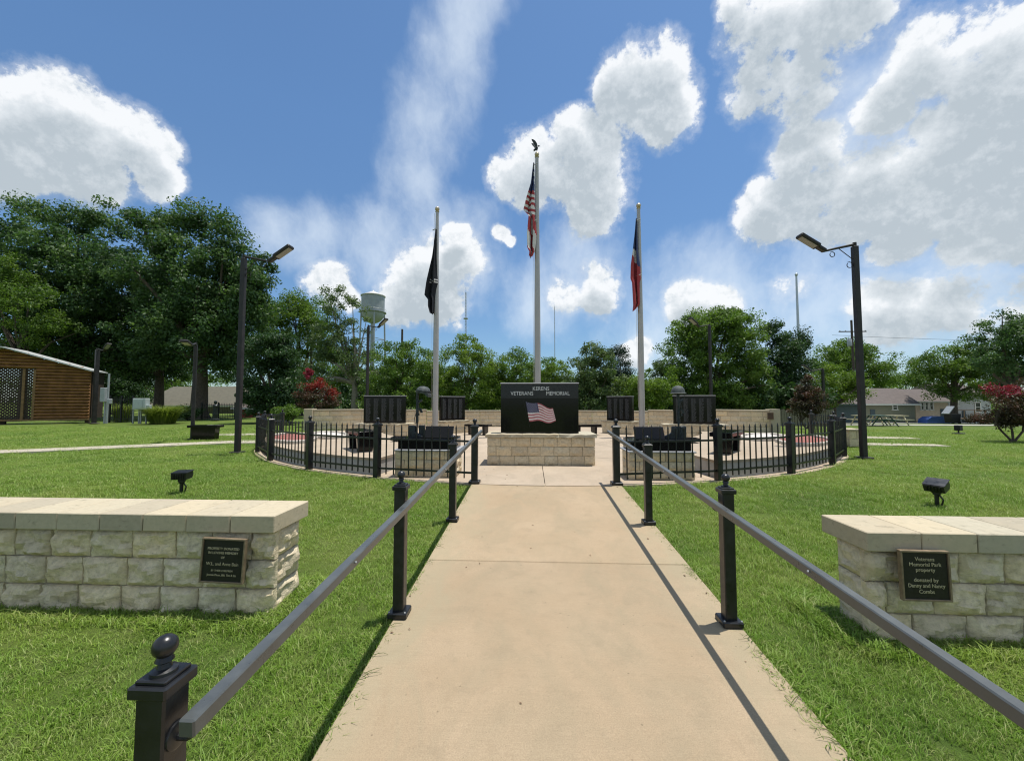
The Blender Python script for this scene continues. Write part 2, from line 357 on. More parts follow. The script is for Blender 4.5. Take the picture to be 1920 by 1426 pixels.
class MB:
    def __init__(s): s.v = []; s.f = []; s.mi = []; s.cur = 0
    def add(s, vs, fs):
        o = len(s.v); s.v += [tuple(v) for v in vs]
        for f in fs: s.f.append(tuple(i + o for i in f)); s.mi.append(s.cur)
        return s
    def box(s, c, d, rot=None, bev=0.0):
        x, y, z = d[0] / 2, d[1] / 2, d[2] / 2
        if bev:
            e = min(bev, x * .9, y * .9, z * .9); vs = []; fs = []
            sg = [(a, b, c_) for a in (-1, 1) for b in (-1, 1) for c_ in (-1, 1)]; idx = {}
            for g in sg:
                for ax in range(3):
                    p = [g[0] * (x - e), g[1] * (y - e), g[2] * (z - e)]; p[ax] = g[ax] * (x, y, z)[ax]; idx[(g, ax)] = len(vs); vs.append(p)
            for ax in range(3):
                o1, o2 = [k for k in range(3) if k != ax]
                for sgn in (-1, 1):
                    q = []
                    for (a, b) in ((-1, -1), (1, -1), (1, 1), (-1, 1)):
                        g = [0, 0, 0]; g[ax] = sgn; g[o1] = a; g[o2] = b; q.append(idx[(tuple(g), ax)])
                    fs.append(q)
            for ax in range(3):
                o1, o2 = [k for k in range(3) if k != ax]
                for a in (-1, 1):
                    for b in (-1, 1):
                        g1 = [0, 0, 0]; g1[o1] = a; g1[o2] = b; g2 = list(g1); g1[ax] = -1; g2[ax] = 1
                        fs.append([idx[(tuple(g1), o1)], idx[(tuple(g2), o1)], idx[(tuple(g2), o2)], idx[(tuple(g1), o2)]])
            for g in sg: fs.append([idx[(g, 0)], idx[(g, 1)], idx[(g, 2)]])
        else:
            vs = [(a * x, b * y, c_ * z) for a in (-1, 1) for b in (-1, 1) for c_ in (-1, 1)]
            fs = [(0, 1, 3, 2), (4, 6, 7, 5), (0, 4, 5, 1), (2, 3, 7, 6), (0, 2, 6, 4), (1, 5, 7, 3)]
        m = (rot.to_matrix() if isinstance(rot, Euler) else rot) if rot is not None else None
        o = []
        for v in vs:
            w = Vector(v)
            if m is not None: w = m @ w
            o.append((w.x + c[0], w.y + c[1], w.z + c[2]))
        return s.add(o, fs)
    def bar(s, a, b, w, h, bev=0.0):
        a, b = Vector(a), Vector(b); d = b - a; L = d.length; d.normalize()
        up = Vector((0, 0, 1)) if abs(d.z) < 0.98 else Vector((0, 1, 0)); sx = d.cross(up).normalized(); u = sx.cross(d)
        m = Matrix((sx, d, u)).transposed(); return s.box((a + b) / 2, (w, L, h), m, bev)
    def tube(s, pts, rad, n=8, cap=True):
        pts = [Vector(p) for p in pts]; rad = [rad] * len(pts) if isinstance(rad, (int, float)) else rad
        vs = []; fs = []; pu = None
        for i, p in enumerate(pts):
            d = (pts[min(i + 1, len(pts) - 1)] - pts[max(i - 1, 0)])
            d = d.normalized() if d.length > 1e-9 else Vector((0, 0, 1))
            if pu is None: a = Vector((1, 0, 0)) if abs(d.x) < 0.9 else Vector((0, 1, 0)); u = (a - d * a.dot(d)).normalized()
            else:
                u = pu - d * pu.dot(d); u = u.normalized() if u.length > 1e-6 else Vector((1, 0, 0))
            pu = u; w = d.cross(u)
            for k in range(n):
                t = 2 * math.pi * k / n; vs.append(p + (u * math.cos(t) + w * math.sin(t)) * rad[i])
        for i in range(len(pts) - 1):
            for k in range(n): fs.append((i * n + k, i * n + (k + 1) % n, (i + 1) * n + (k + 1) % n, (i + 1) * n + k))
        if cap: fs.append(tuple(range(n))[::-1]); fs.append(tuple(range((len(pts) - 1) * n, len(pts) * n)))
        return s.add(vs, fs)
    def lathe(s, prof, n=20, c=(0, 0, 0), sx=1.0, sy=1.0):
        vs = []; fs = []
        for r, z in prof:
            for k in range(n):
                t = 2 * math.pi * k / n; vs.append((c[0] + r * sx * math.cos(t), c[1] + r * sy * math.sin(t), c[2] + z))
        for i in range(len(prof) - 1):
            for k in range(n): fs.append((i * n + k, i * n + (k + 1) % n, (i + 1) * n + (k + 1) % n, (i + 1) * n + k))
        fs.append(tuple(range(n))[::-1]); fs.append(tuple(range((len(prof) - 1) * n, len(prof) * n)))
        return s.add(vs, fs)
    def ball(s, c, r, n=14, m=8, sc=(1, 1, 1)):
        prof = [(max(1e-4, math.sin(math.pi * i / m)), -math.cos(math.pi * i / m)) for i in range(m + 1)]
        vs = []; fs = []
        for q, z in prof:
            for k in range(n):
                t = 2 * math.pi * k / n; vs.append((c[0] + q * math.cos(t) * r * sc[0], c[1] + q * math.sin(t) * r * sc[1], c[2] + z * r * sc[2]))
        for i in range(m):
            for k in range(n): fs.append((i * n + k, i * n + (k + 1) % n, (i + 1) * n + (k + 1) % n, (i + 1) * n + k))
        return s.add(vs, fs)
    def prism(s, poly, axis, a, b):
        "poly of 2D points extruded along axis from a to b"
        def p3(p, t): return {0: (t, p[0], p[1]), 1: (p[0], t, p[1]), 2: (p[0], p[1], t)}[axis]
        n = len(poly); vs = [p3(p, a) for p in poly] + [p3(p, b) for p in poly]
        fs = [tuple(range(n))[::-1], tuple(range(n, 2 * n))] + [(i, (i + 1) % n, n + (i + 1) % n, n + i) for i in range(n)]
        return s.add(vs, fs)
    def mesh(s, name, mats, smooth=False):
        me = bpy.data.meshes.new(name); me.from_pydata(s.v, [], s.f)
        for m in (mats if isinstance(mats, (list, tuple)) else [mats]): me.materials.append(m)
        if any(s.mi): me.polygons.foreach_set('material_index', s.mi)
        bm = bmesh.new(); bm.from_mesh(me); bmesh.ops.recalc_face_normals(bm, faces=bm.faces); bm.to_mesh(me); bm.free()
        if smooth: me.polygons.foreach_set('use_smooth', [True] * len(me.polygons)); me.set_sharp_from_angle(angle=R(40))
        me.update(); return me
    def build(s, name, mats, parent=None, loc=(0, 0, 0), rot=(0, 0, 0), smooth=False):
        return O(name, s.mesh(name, mats, smooth), parent, loc, rot)


def O(name, me, parent=None, loc=(0, 0, 0), rot=(0, 0, 0), scale=(1, 1, 1)):
    o = bpy.data.objects.new(name, me); COL.objects.link(o); o.parent = parent; o.location = loc; o.rotation_euler = rot; o.scale = scale; return o


def tag(o, label=None, cat=None, group=None, kind=None):
    for k, v in (('label', label), ('category', cat), ('group', group), ('kind', kind)):
        if v: o[k] = v
    return o


def thing(name, label, cat, loc=(0, 0, 0), rz=0.0, group=None):
    o = bpy.data.objects.new(name, None); COL.objects.link(o); o.location = loc; o.rotation_euler = (0, 0, rz); o.empty_display_size = 0.2
    return tag(o, label, cat, group)


KIDS = {}


def copy_tree(o, parent=None):
    c = o.copy(); COL.objects.link(c); c.parent = parent
    for ch in o.children: copy_tree(ch, c)
    return c


def raw_mesh(name, verts, quads, mats, tint=None, smooth=False):
    me = bpy.data.meshes.new(name); nv, nq = len(verts), len(quads); k = quads.shape[1]
    me.vertices.add(nv); me.vertices.foreach_set('co', verts.astype(np.float32).ravel())
    me.loops.add(nq * k); me.loops.foreach_set('vertex_index', quads.astype(np.int32).ravel())
    me.polygons.add(nq); me.polygons.foreach_set('loop_start', np.arange(0, nq * k, k, dtype=np.int32))
    for m in (mats if isinstance(mats, (list, tuple)) else [mats]): me.materials.append(m)
    if tint is not None:
        a = me.attributes.new('tint', 'FLOAT', 'FACE'); a.data.foreach_set('value', tint.astype(np.float32))
    if smooth: me.polygons.foreach_set('use_smooth', [True] * nq)
    me.update(); me.validate(); return me


def text_mesh(body, size, mat, align='CENTER', depth=0.002, sx=1.0):
    cu = bpy.data.curves.new('lettering', 'FONT'); cu.body = body; cu.size = size; cu.align_x = align; cu.extrude = depth; cu.resolution_u = 3
    o = bpy.data.objects.new('lettering', cu); COL.objects.link(o); bpy.context.view_layer.update()
    me = bpy.data.meshes.new_from_object(o.evaluated_get(bpy.context.evaluated_depsgraph_get()))
    bpy.data.objects.remove(o); bpy.data.curves.remove(cu)
    me.materials.clear(); me.materials.append(mat)
    if sx != 1.0: me.transform(Matrix.Diagonal((sx, 1, 1, 1)))
    return me


# ------------------------------------------------------------------ terrain
SLOPE, Y_TOP = 0.0526, 7.32


def sm(t): t = min(1, max(0, t)); return t * t * (3 - 2 * t)


def ramp_z(Y): return -SLOPE * max(0.0, Y_TOP - max(Y, -2.5))


def ter(X, Y):
    z = ramp_z(Y)
    z -= 0.036 * min(44.0, max(0.0, Y - 22)) * sm((X - 4) / 12)
    return z


def tpt(x, y, Y):
    "ground point under photo column x at distance Y"
    p = at(x, y, Y); return Vector((p.x, Y, ter(p.x, Y)))


CX, CY, RAD = 0.22, 17.2, 10.0


def ring(phi, r=RAD):
    a = R(phi); return (CX + r * math.sin(a), CY - r * math.cos(a))


def build_ground():
    xs = sorted(set([-700, -400, -250, -150] + list(np.arange(-100, -20, 4.0)) + list(np.arange(-20, 20.01, 0.5)) + list(np.arange(24, 100, 4.0)) + [150, 250, 400, 700]))
    ys = sorted(set([-200, -80, -30, -10, -5] + list(np.arange(-2.5, 24, 0.5)) + list(np.arange(24, 80, 3.0)) + [90, 120, 180, 280, 500, 1200]))
    rng = np.random.default_rng(3); V = []; F = []
    for y in ys:
        for x in xs:
            b = 0.0 if (abs(x - CX) < 2 and y < 8) or math.hypot(x - CX, y - CY) < 11 else 0.02 * math.sin(x * 0.9 + 1.3 * math.sin(y * 0.7)) * math.cos(y * 0.8)
            V.append((x, y, ter(x, y) - 0.035 + b))
    n = len(xs)
    for j in range(len(ys) - 1):
        for i in range(n - 1): F.append((j * n + i, j * n + i + 1, (j + 1) * n + i + 1, (j + 1) * n + i))
    me = raw_mesh('lawn', np.array(V), np.array(F), M['lawn_turf'], smooth=True); tag(O('lawn', me), kind='structure')


build_ground()


def strip(name, pts, width, mat, lift=0.012, thick=0.06):
    mb = MB(); n = len(pts); vs = []
    for i, p in enumerate(pts):
        a = Vector(pts[max(0, i - 1)][:2]); b = Vector(pts[min(n - 1, i + 1)][:2]); d = (b - a).normalized(); s = Vector((d.y, -d.x))
        for k in (-0.5, 0.5):
            q = Vector(p[:2]) + s * width * k
            vs.append((q.x, q.y, ter(q.x, q.y) + lift)); vs.append((q.x, q.y, ter(q.x, q.y) + lift - thick))
    fs = []
    for i in range(n - 1):
        a, b = i * 4, i * 4 + 4
        fs += [(a, a + 2, b + 2, b), (a, b, b + 1, a + 1), (a + 2, a + 3, b + 3, b + 2)]
    mb.add(vs, fs); return tag(mb.build(name, mat), kind='structure')


def lerp_pts(a, b, n): return [tuple(a[k] + (b[k] - a[k]) * i / n for k in range(2)) for i in range(n + 1)]


# ------------------------------------------------------------------ path and plaza paving
PL, PR = -1.075, 1.55


def build_paving():
    root = tag(MB().box((0.24, 2.4, -0.3), (2.5, 0.02, 0.02)).build('path_bed', M['soil']), kind='structure')
    mb = MB(); ya, yb = -2.0, Y_TOP; za, zb = ramp_z(ya) - 0.055, -0.055
    mb.add([(PL + .02, ya, za), (PR - .02, ya, za), (PR - .02, yb, zb), (PL + .02, yb, zb), (PL + .02, ya, za - .05), (PR - .02, ya, za - .05), (PR - .02, yb, zb - .05), (PL + .02, yb, zb - .05)],
           [(0, 1, 2, 3), (0, 4, 5, 1), (4, 7, 6, 5), (3, 2, 6, 7), (0, 3, 7, 4), (1, 5, 6, 2)])
    bpy.data.objects.remove(root); root = tag(mb.build('path', M['joint_dark']), kind='structure')
    for (a, b) in ((-2.0, 1.09), (1.09, 4.19), (4.19, 7.30)):
        a2, b2 = a + 0.005, b - 0.005; m = MB(); e = 0.008; vs = []
        for z_off, ins in ((-0.11, 0), (-e, 0), (0.0, e)):
            for (x, y) in ((PL + ins, a2 + ins), (PR - ins, a2 + ins), (PR - ins, b2 - ins), (PL + ins, b2 - ins)): vs.append((x, y, ramp_z(y) + z_off))
        fs = [(8, 9, 10, 11)]
        for l in (0, 4):
            for k in range(4): fs.append((l + k, l + (k + 1) % 4, l + 4 + (k + 1) % 4, l + 4 + k))
        m.add(vs, fs); m.build('slab', M['path_concrete'], root)
    base = MB().lathe([(10.0, -0.16), (10.0, -0.035)], 72, (CX, CY, 0)).build('plaza', M['joint_dark']); tag(base, kind='structure')
    rings_ = [(0.0, 3.4, 6), (3.4, 6.8, 12), (6.8, 10.09, 20)]
    for (r0, r1, n) in rings_:
        for k in range(n):
            t0, t1 = 360 * k / n, 360 * (k + 1) / n; seg = 5; g = 0.006
            lo = []; 
            for i in range(seg + 1):
                t = t0 + (t1 - t0) * i / seg; lo.append((t, r1 - g))
            if r0 > 0:
                for i in range(seg, -1, -1): lo.append((t0 + (t1 - t0) * i / seg, r0 + g))
            else: lo.append(((t0 + t1) / 2, 0.02))
            poly = []
            for (t, r) in lo:
                tt = t
                if r > 0.1 and (abs(t - t0) < 1e-6): tt = t + math.degrees(g / r)
                if r > 0.1 and (abs(t - t1) < 1e-6): tt = t - math.degrees(g / r)
                poly.append(ring(tt, r))
            MB().prism(poly, 2, -0.12, 0.0).build('slab', M['plaza_concrete'], base)


build_paving()

# side walks and road
strip('left_sidewalk', [at(-260, 868, 10.2).xy] + [Vector(p) for p in lerp_pts(at(0, 855, 11.0).xy, at(440, 828, 14.1).xy, 8)] + [Vector((-9.6, 14.2))], 1.0, M['walk_pale'])
strip('branch_sidewalk', lerp_pts(at(405, 812, 17.2).xy, (-9.7, 17.4), 6), 1.0, M['walk_pale'])
strip('right_sidewalk', lerp_pts((9.9, 17.6), at(1712, 815, 16.9).xy, 6), 0.9, M['walk_pale'])
strip('right_branch_sidewalk', lerp_pts((9.6, 14.6), at(1765, 830, 14.2).xy, 6), 0.7, M['walk_pale'])
strip('road', lerp_pts((16, 34.0), (95, 35.5), 24), 3.6, M['road_pale'])
strip('driveway', lerp_pts((24, 44.0), (95, 45.5), 24), 4.0, M['road_pale'])


# ------------------------------------------------------------------ stones
def stone_meshes(mat, k, amp, nx=6, nz=5, seed=1):
    rng = np.random.default_rng(seed); out = []
    for q in range(k):
        # pillow-faced block: unit size, front towards -Y
        vs = []; fs = []
        ph = rng.uniform(0, 6, 6)
        slab = rng.normal(0, 0.5, (nz + 1, nx + 1))
        for j in range(nz + 1):
            for i in range(nx + 1):
                u, w = i / nx, j / nz; edge = min(u, 1 - u, w * 1.0, 1 - w) * 2
                d = (0.45 * min(1, edge * 3.2) + 0.55) - 1
                d = d * 0.9 + amp * (0.6 * slab[j, i] + 0.5 * math.sin(5 * u + ph[0] + 3 * w) + 0.4 * math.sin(8 * w + ph[1] - 4 * u)) * (0.35 + min(1, edge * 4)) * 0.65
                jx = (rng.uniform(-.02, .02) if 0 < i < nx else rng.uniform(-0.012, 0.012)); jz = rng.uniform(-.02, .02)
                vs.append((u - 0.5 + jx, -0.5 - d * 0.0 - (d + 0.45) * 0.5 * 1.0 if False else -0.5 - d, w - 0.5 + jz))
        n = nx + 1
        for j in range(nz):
            for i in range(nx): fs.append((j * n + i, j * n + i + 1, (j + 1) * n + i + 1, (j + 1) * n + i))
        per = [i for i in range(n)] + [j * n + nx for j in range(1, nz + 1)] + [nz * n + i for i in range(nx - 1, -1, -1)] + [j * n for j in range(nz - 1, 0, -1)]
        b0 = len(vs)
        for p in per: vs.append((vs[p][0], 0.5, vs[p][2]))
        m = len(per)
        for i in range(m): fs.append((per[i], per[(i + 1) % m], b0 + (i + 1) % m, b0 + i))
        fs.append(tuple(range(b0, b0 + m)))
        mb = MB(); mb.add(vs, fs); out.append(mb.mesh('stone', mat, smooth=True))
    return out


ST_BIG = stone_meshes(M['limestone_rough'], 9, 0.42, 8, 6, 4)
ST_SM = stone_meshes(M['limestone_small'], 6, 0.22, 4, 3, 9)
SRND = random.Random(11)


def course(root, x0, x1, z0, z1, face_y, pieces, w, depth=0.055, off=0.0, rz=0.0, origin=(0, 0), gap=0.014, jitter=0.12):
    "a course of stones along local x, front face at face_y (towards -y), rotated rz about origin"
    x = x0 - off; edges = [x0]
    while True:
        x += w * (1 + SRND.uniform(-jitter, jitter))
        if x >= x1 - w * 0.45: break
        if x > x0 + w * 0.25: edges.append(x)
    edges.append(x1); c, s = math.cos(rz), math.sin(rz)
    for a, b in zip(edges, edges[1:]):
        mx, my = (a + b) / 2, face_y + depth / 2
        lx = origin[0] + c * mx - s * my; ly = origin[1] + s * mx + c * my
        o = O('stone', SRND.choice(pieces), root, (lx, ly, (z0 + z1) / 2), (0, 0, rz), ((b - a - gap) * SRND.choice((1, -1)), depth, (z1 - z0 - gap)))


def entry_wall(label, x_in, x_out, yf, depth, z_top, sgn, z_bot):
    root = thing('stone_wall', label, 'wall', ((x_in + x_out) / 2, yf + depth / 2, z_bot), 0.0)
    ox, oy = root.location.x, root.location.y
    L = abs(x_out - x_in); a, b = (min(x_in, x_out) - ox, max(x_in, x_out) - ox); H = z_top - z_bot; cop = 0.135
    MB().box((0, 0, (H - cop) / 2 - 0.003), (L - 0.10, depth - 0.10, H - cop)).build('mortar_core', M['mortar'], root)
    zt = H - cop - 0.004; rows = [(zt - 0.228, zt), (zt - 0.452, zt - 0.228), (zt - 0.68, zt - 0.452)]
    rows.append((min(-0.02, zt - 0.90), zt - 0.68))
    for i, (z0, z1) in enumerate(rows):
        course(root, a + 0.16 if sgn < 0 and False else a, b, z0, z1, -depth / 2, ST_BIG, 0.345, 0.075, off=(0.0, 0.19, 0.05, 0.2)[i])
        xe = b if x_in > x_out else a                # the lit or shaded end facing the path
        rz = R(90) if x_in > x_out else R(-90)
        course(root, -depth / 2 + 0.065, depth / 2 - 0.02, z0, z1, -0.0, ST_BIG, 0.9, 0.055, rz=rz, origin=(xe - (0.012 if x_in > x_out else -0.012), 0))
    n = max(1, round((L + 0.04) / 0.37)); w = (L + 0.04) / n
    for i in range(n):
        cx = a - 0.02 + w * (i + 0.5)
        MB().box((cx, 0, H - cop / 2), (w - 0.006, depth + 0.06 + SRND.uniform(-.004, .004), cop), None, 0.006).build('coping_stone', M['limestone_coping'], root)
    return root, ox, oy


WL, wlx, wly = entry_wall('long low limestone wall by the log cabin side, plaque near its sunlit end', -2.06, -6.4, 3.19, 0.44, 0.547, -1, -0.25)
WR, wrx, wry = entry_wall('low limestone wall with shaded end, across the path from the sunlit wall', 2.40, 6.9, 3.10, 0.40, 0.52, 1, -0.26)


def plaque(label, x, z, y, w, h, lines, slant):
    root = thing('wall_plaque', label, 'plaque', (x, y, z))
    root.rotation_euler = (R(-2), slant, 0)
    MB().box((0, -0.012, 0), (w, 0.022, h), None, 0.003).build('backing', M['plaque_black'], root)
    e = 0.013
    for (cx, cz, sx, sz) in ((0, h / 2, w + 2 * e, e), (0, -h / 2, w + 2 * e, e), (-w / 2 - e / 2, 0, e, h - e), (w / 2 + e / 2, 0, e, h - e)):
        MB().box((cx, -0.016, cz), (sx, 0.032, sz), None, 0.002).build('frame', M['plaque_bronze'], root)
    for (tx, tz, size, sx) in lines:
        O('lettering', text_mesh(tx, size, M['letter_gold'], depth=0.0015, sx=sx), root, (0, -0.0245, tz), (R(90), 0, 0))


pc = at(419, 1050, 3.12)
plaque('square black plaque with bronze frame on wall by the log cabin side', pc.x, pc.z, 3.135, 0.325, 0.325,
       [('PROPERTY DONATED', 0.026, 0.95), ('IN LOVING MEMORY', 0.026, 0.95), ('OF', 0.024, 1), ('W.L. and Anne Bain', 0.040, 0.98), ('BY THEIR CHILDREN', 0.017, 1), ('James Bain, Bill, Fran & Joy', 0.021, 1)] and
       [('PROPERTY DONATED', 0.082, 0.026, 1), ('IN LOVING MEMORY', 0.050, 0.026, 1), ('OF', 0.016, 0.024, 1), ('W.L. and Anne Bain', -0.036, 0.034, 0.95), ('BY THEIR CHILDREN', -0.081, 0.019, 1), ('Jimmie Dean, Bill, Tim & Liz', -0.115, 0.021, 1)], R(1.5))
pc = at(1740, 1081, 3.0)
plaque('square black plaque with bronze frame on the wall with shaded end', pc.x, pc.z, 3.04, 0.30, 0.325,
       [('Veterans', 0.100, 0.036, 1), ('Memorial Park', 0.064, 0.036, 1), ('property', 0.028, 0.036, 1), ('donated by', -0.040, 0.036, 1), ('Danny and Nancy', -0.078, 0.036, 0.95), ('Combs', -0.117, 0.036, 1)], R(0.5))


# ------------------------------------------------------------------ handrails
def post_parts(root, x, y, z, w=0.100, h=1.03, plate=True, mat='black_paint', name='post'):
    p = MB().box((0, 0, h / 2 - 0.01), (w, w, h + 0.02), None, 0.006).build(name, M[mat], root, (x, y, z))
    c = MB(); c.box((0, 0, h + 0.012), (w * 1.30, w * 1.30, 0.034), None, 0.005); c.box((0, 0, h + 0.034), (w * 1.02, w * 1.02, 0.012), None, 0.003)
    c.build('cap', M[mat], p)
    r = w * 0.36
    f = MB().lathe([(r * 1.1, 0.0), (r * 1.05, 0.010), (r * 0.62, 0.016), (r * 0.48, 0.028), (r * 0.75, 0.034), (r * 0.62, 0.044)] +
                   [(max(.002, r * 1.02 * math.sin(t)), 0.044 + r * 0.9 - r * 1.0 * math.cos(t)) for t in np.linspace(0.6, 3.1, 10)], 20, (0, 0, h + 0.038))
    f.build('ball_finial', M[mat], p, smooth=True)
    if plate:
        MB().box((0, 0, 0.022), (w * 1.75, w * 1.75, 0.044), None, 0.008).build('base_plate', M[mat], p)
        for sx in (-1, 1):
            MB().lathe([(.007, 0), (.008, .004), (.005, .009)], 6, (sx * w * .72, -w * .72, .044)).build('bolt', M['galvanised'], p)
    return p


def handrail(label, xp, side):
    root = thing('handrail', label, 'handrail', (xp, 4.0, ramp_z(4.0))); ox, oy, oz = root.location
    xr = side * 0.104
    for y in (1.14, 3.22, 5.34): 
        p = post_parts(root, 0, y - oy, ramp_z(y) - oz, 0.086, 0.975)
        hz = 0.845
        br = MB(); br.tube([(side * 0.043, 0, hz), (side * 0.049, 0, hz), (side * 0.052, 0, hz)], [0.036, 0.036, 0.030], 18); br.tube([(side * 0.048, 0, hz - 0.005), (side * 0.080, 0, hz - 0.004), (xr - side * .012, 0, hz + 0.004), (xr, 0, hz + 0.024)], 0.010, 8); br.box((xr, 0.012, hz + 0.022), (0.03, 0.05, 0.006))
        br.build('bracket', M['black_paint'], p, smooth=True)
    ya, yb = 1.10, 7.50
    MB().bar((xr, ya - oy, ramp_z(ya) + 0.893 - oz), (xr, yb - oy, ramp_z(ya) + SLOPE * (yb - ya) + 0.893 - oz), 0.047, 0.050, 0.005).build('rail', M['grey_rail_paint'], root)
    for y in (2.1, 4.28, 6.4):
        MB().ball((xr + side * 0.027, y - oy, ramp_z(y) + 0.897 - oz), 0.006, 8, 6).build('screw', M['galvanised'], root, smooth=True)


handrail('black handrail along the path on the plaque wall sunlit-end side', -1.045, 1)
handrail('black handrail whose shadow line falls along the concrete path', 1.478, -1)


# ------------------------------------------------------------------ iron fence round the plaza
def picket_mesh():
    mb = MB(); w = 0.019
    mb.box((0, 0, 0.505), (w, w, 0.87))
    mb.lathe([(0.008, 0.935), (0.017, 0.955), (0.012, 0.985), (0.001, 1.03)], 6)
    return mb.mesh('picket', M['black_paint'])


PICK = picket_mesh()


def fence(label, sgn):
    root = thing('iron_fence', label, 'fence', (*ring(sgn * 40), 0)); ox, oy, _ = root.location
    ph = [7.2, 18.7, 30.0, 41.8, 54.0, 66.0, 78.0]
    pts = [Vector((*ring(sgn * p), 0)) - Vector((ox, oy, 0)) for p in ph]
    for i, p in enumerate(pts):
        q = post_parts(root, p.x, p.y, 0, 0.112, 0.985, plate=(i == 0)); q.rotation_euler = (0, 0, R(sgn * ph[i] if i else 0))
    for a, b in zip(pts, pts[1:]):
        d = (b - a); L = d.length; d.normalize(); rz = math.atan2(d.y, d.x)
        for z in (0.175, 0.735):
            MB().bar(a + d * 0.05 + Vector((0, 0, z)), b - d * 0.05 + Vector((0, 0, z)), 0.03, 0.034).build('fence_rail', M['black_paint'], root)
        n = 11
        for k in range(n):
            t = 0.056 + (L - 0.112) * (k + 0.9) / (n + 0.8); p = a + d * t
            O('picket', PICK, root, (p.x, p.y, SRND.uniform(-.006, .006)), (R(SRND.uniform(-.5, .5)), R(SRND.uniform(-.5, .5)), rz))


fence('curved black iron picket fence on the red crape myrtle and cabin side', -1)
fence('curved black iron picket fence on the houses side of the plaza', 1)


# raised platforms with gravel beds
def platform(sgn, where):
    r0, r1, h = 6.3, 9.82, 0.33
    root = tag(bpy.data.objects.new('raised_terrace', None), kind='structure'); COL.objects.link(root)
    inner = [ring(sgn * t, r0) for t in np.linspace(26, 76, 18)]; outer = [ring(sgn * t, r1) for t in np.linspace(19.5, 70, 40)]
    poly = outer + inner[::-1]
    MB().prism(poly, 2, -0.05, h - 0.05).build('terrace_wall', M['grey_concrete'], root)
    o2 = [ring(sgn * t, r1 + 0.02) for t in np.linspace(19.4, 70.3, 40)]; i2 = [ring(sgn * t, r0 - 0.02) for t in np.linspace(25.8, 76.3, 18)]
    MB().prism(o2 + i2[::-1], 2, h - 0.048, h).build('slab', M['plaza_concrete'], root)
    bed = thing('gravel_bed', 'oval bed of red gravel with white stones on the terrace, %s' % where, 'flower bed', (*ring(sgn * 54, 9.12), h), R(sgn * 54 - 90) if sgn > 0 else R(-54 - 90), 'gravel beds on the terraces')
    for nm, mat, c, rx, ry in (('red_gravel', 'red_gravel', (0, 0), 0.55, 1.55), ('white_gravel', 'white_gravel', (-1.05, 0.5 * sgn), 0.50, 1.15)):
        n = 26; mb = MB(); rg = random.Random(3); vs = [(c[0], c[1], 0.10)]; fs = []
        for k in range(n):
            t = 2 * math.pi * k / n
            for q, z in ((0.6, 0.085), (1.0, 0.03)): vs.append((c[0] + rx * q * math.cos(t), c[1] + ry * q * math.sin(t), z + rg.uniform(-.012, .012)))
        for k in range(n):
            a, b = 1 + 2 * k, 1 + 2 * ((k + 1) % n); fs += [(0, a, b), (a, a + 1, b + 1, b)]
        mb.add(vs, fs); mb.build(nm, M[mat], bed)
        m = 22
        for k in range(m):
            t = 2 * math.pi * (k + .5) / m; x, y = c[0] + (rx + 0.05) * math.cos(t), c[1] + (ry + 0.05) * math.sin(t)
            if nm == 'white_gravel' and math.hypot(x / .6, y / 1.6) < 1: continue
            MB().box((0, 0, 0.04), (0.25 * (0.8 + .2 * rx), 0.09, 0.11), None, 0.02).build('edging_stone', M['edging_white'], bed, (x, y, 0), (0, 0, math.atan2(ry * math.cos(t), -rx * math.sin(t))))


platform(-1, 'red crape myrtle side')
platform(1, 'houses side')


# ------------------------------------------------------------------ central monument
def stone_base(root, w, d, h, rows, sw, pieces, cap=None, stone_depth=0.05, rough_cap=True):
    hh = h - (cap or 0)
    MB().box((0, 0, hh / 2), (w - 0.07, d - 0.07, hh)).build('mortar_core', M['mortar'], root)
    for i in range(rows):
        z0, z1 = hh * i / rows, hh * (i + 1) / rows
        off = (0.0, sw * 0.45, sw * 0.15)[i % 3]
        course(root, -w / 2, w / 2, z0, z1, -d / 2, pieces, sw, stone_depth, off, gap=0.010)
        for rz, xe in ((R(90), w / 2), (R(-90), -w / 2)):
            course(root, -d / 2 + stone_depth, d / 2 - stone_depth, z0, z1, 0, pieces, sw * 1.2, stone_depth, off * .5, rz=rz, origin=(xe - math.copysign(0.0, xe), 0), gap=0.010)
        course(root, -w / 2 + stone_depth, w / 2 - stone_depth, z0, z1, 0, pieces, sw, stone_depth, off, rz=R(180), origin=(0, d / 2), gap=0.010)
    if cap:
        n = max(1, round(w / 0.8)); cw = (w + 0.08) / n; rg = random.Random(2)
        for k in range(n):
            x0 = -w / 2 - 0.04 + cw * k; m = 7; vs = []; fs = []
            for t in (0, 1):
                for i in range(m + 1):
                    y = (-1 if t == 0 else 1) * (d / 2 + 0.035)
                    for z in (0, cap): vs.append((x0 + 0.003 + (cw - 0.006) * i / m, y + rg.uniform(-.016, .016), hh + z + rg.uniform(-.008, .008) * (z > 0)))
            def id(t, i, z): return (t * (m + 1) + i) * 2 + z
            for i in range(m):
                fs += [(id(0, i, 1), id(0, i + 1, 1), id(1, i + 1, 1), id(1, i, 1)), (id(0, i, 0), id(1, i, 0), id(1, i + 1, 0), id(0, i + 1, 0)),
                       (id(0, i, 0), id(0, i + 1, 0), id(0, i + 1, 1), id(0, i, 1)), (id(1, i, 0), id(1, i, 1), id(1, i + 1, 1), id(1, i + 1, 0))]
            fs += [(id(0, 0, 0), id(0, 0, 1), id(1, 0, 1), id(1, 0, 0)), (id(0, m, 0), id(1, m, 0), id(1, m, 1), id(0, m, 1))]
            mb = MB(); mb.add(vs, fs); mb.build('cap_stone', M['limestone_coping'], root)


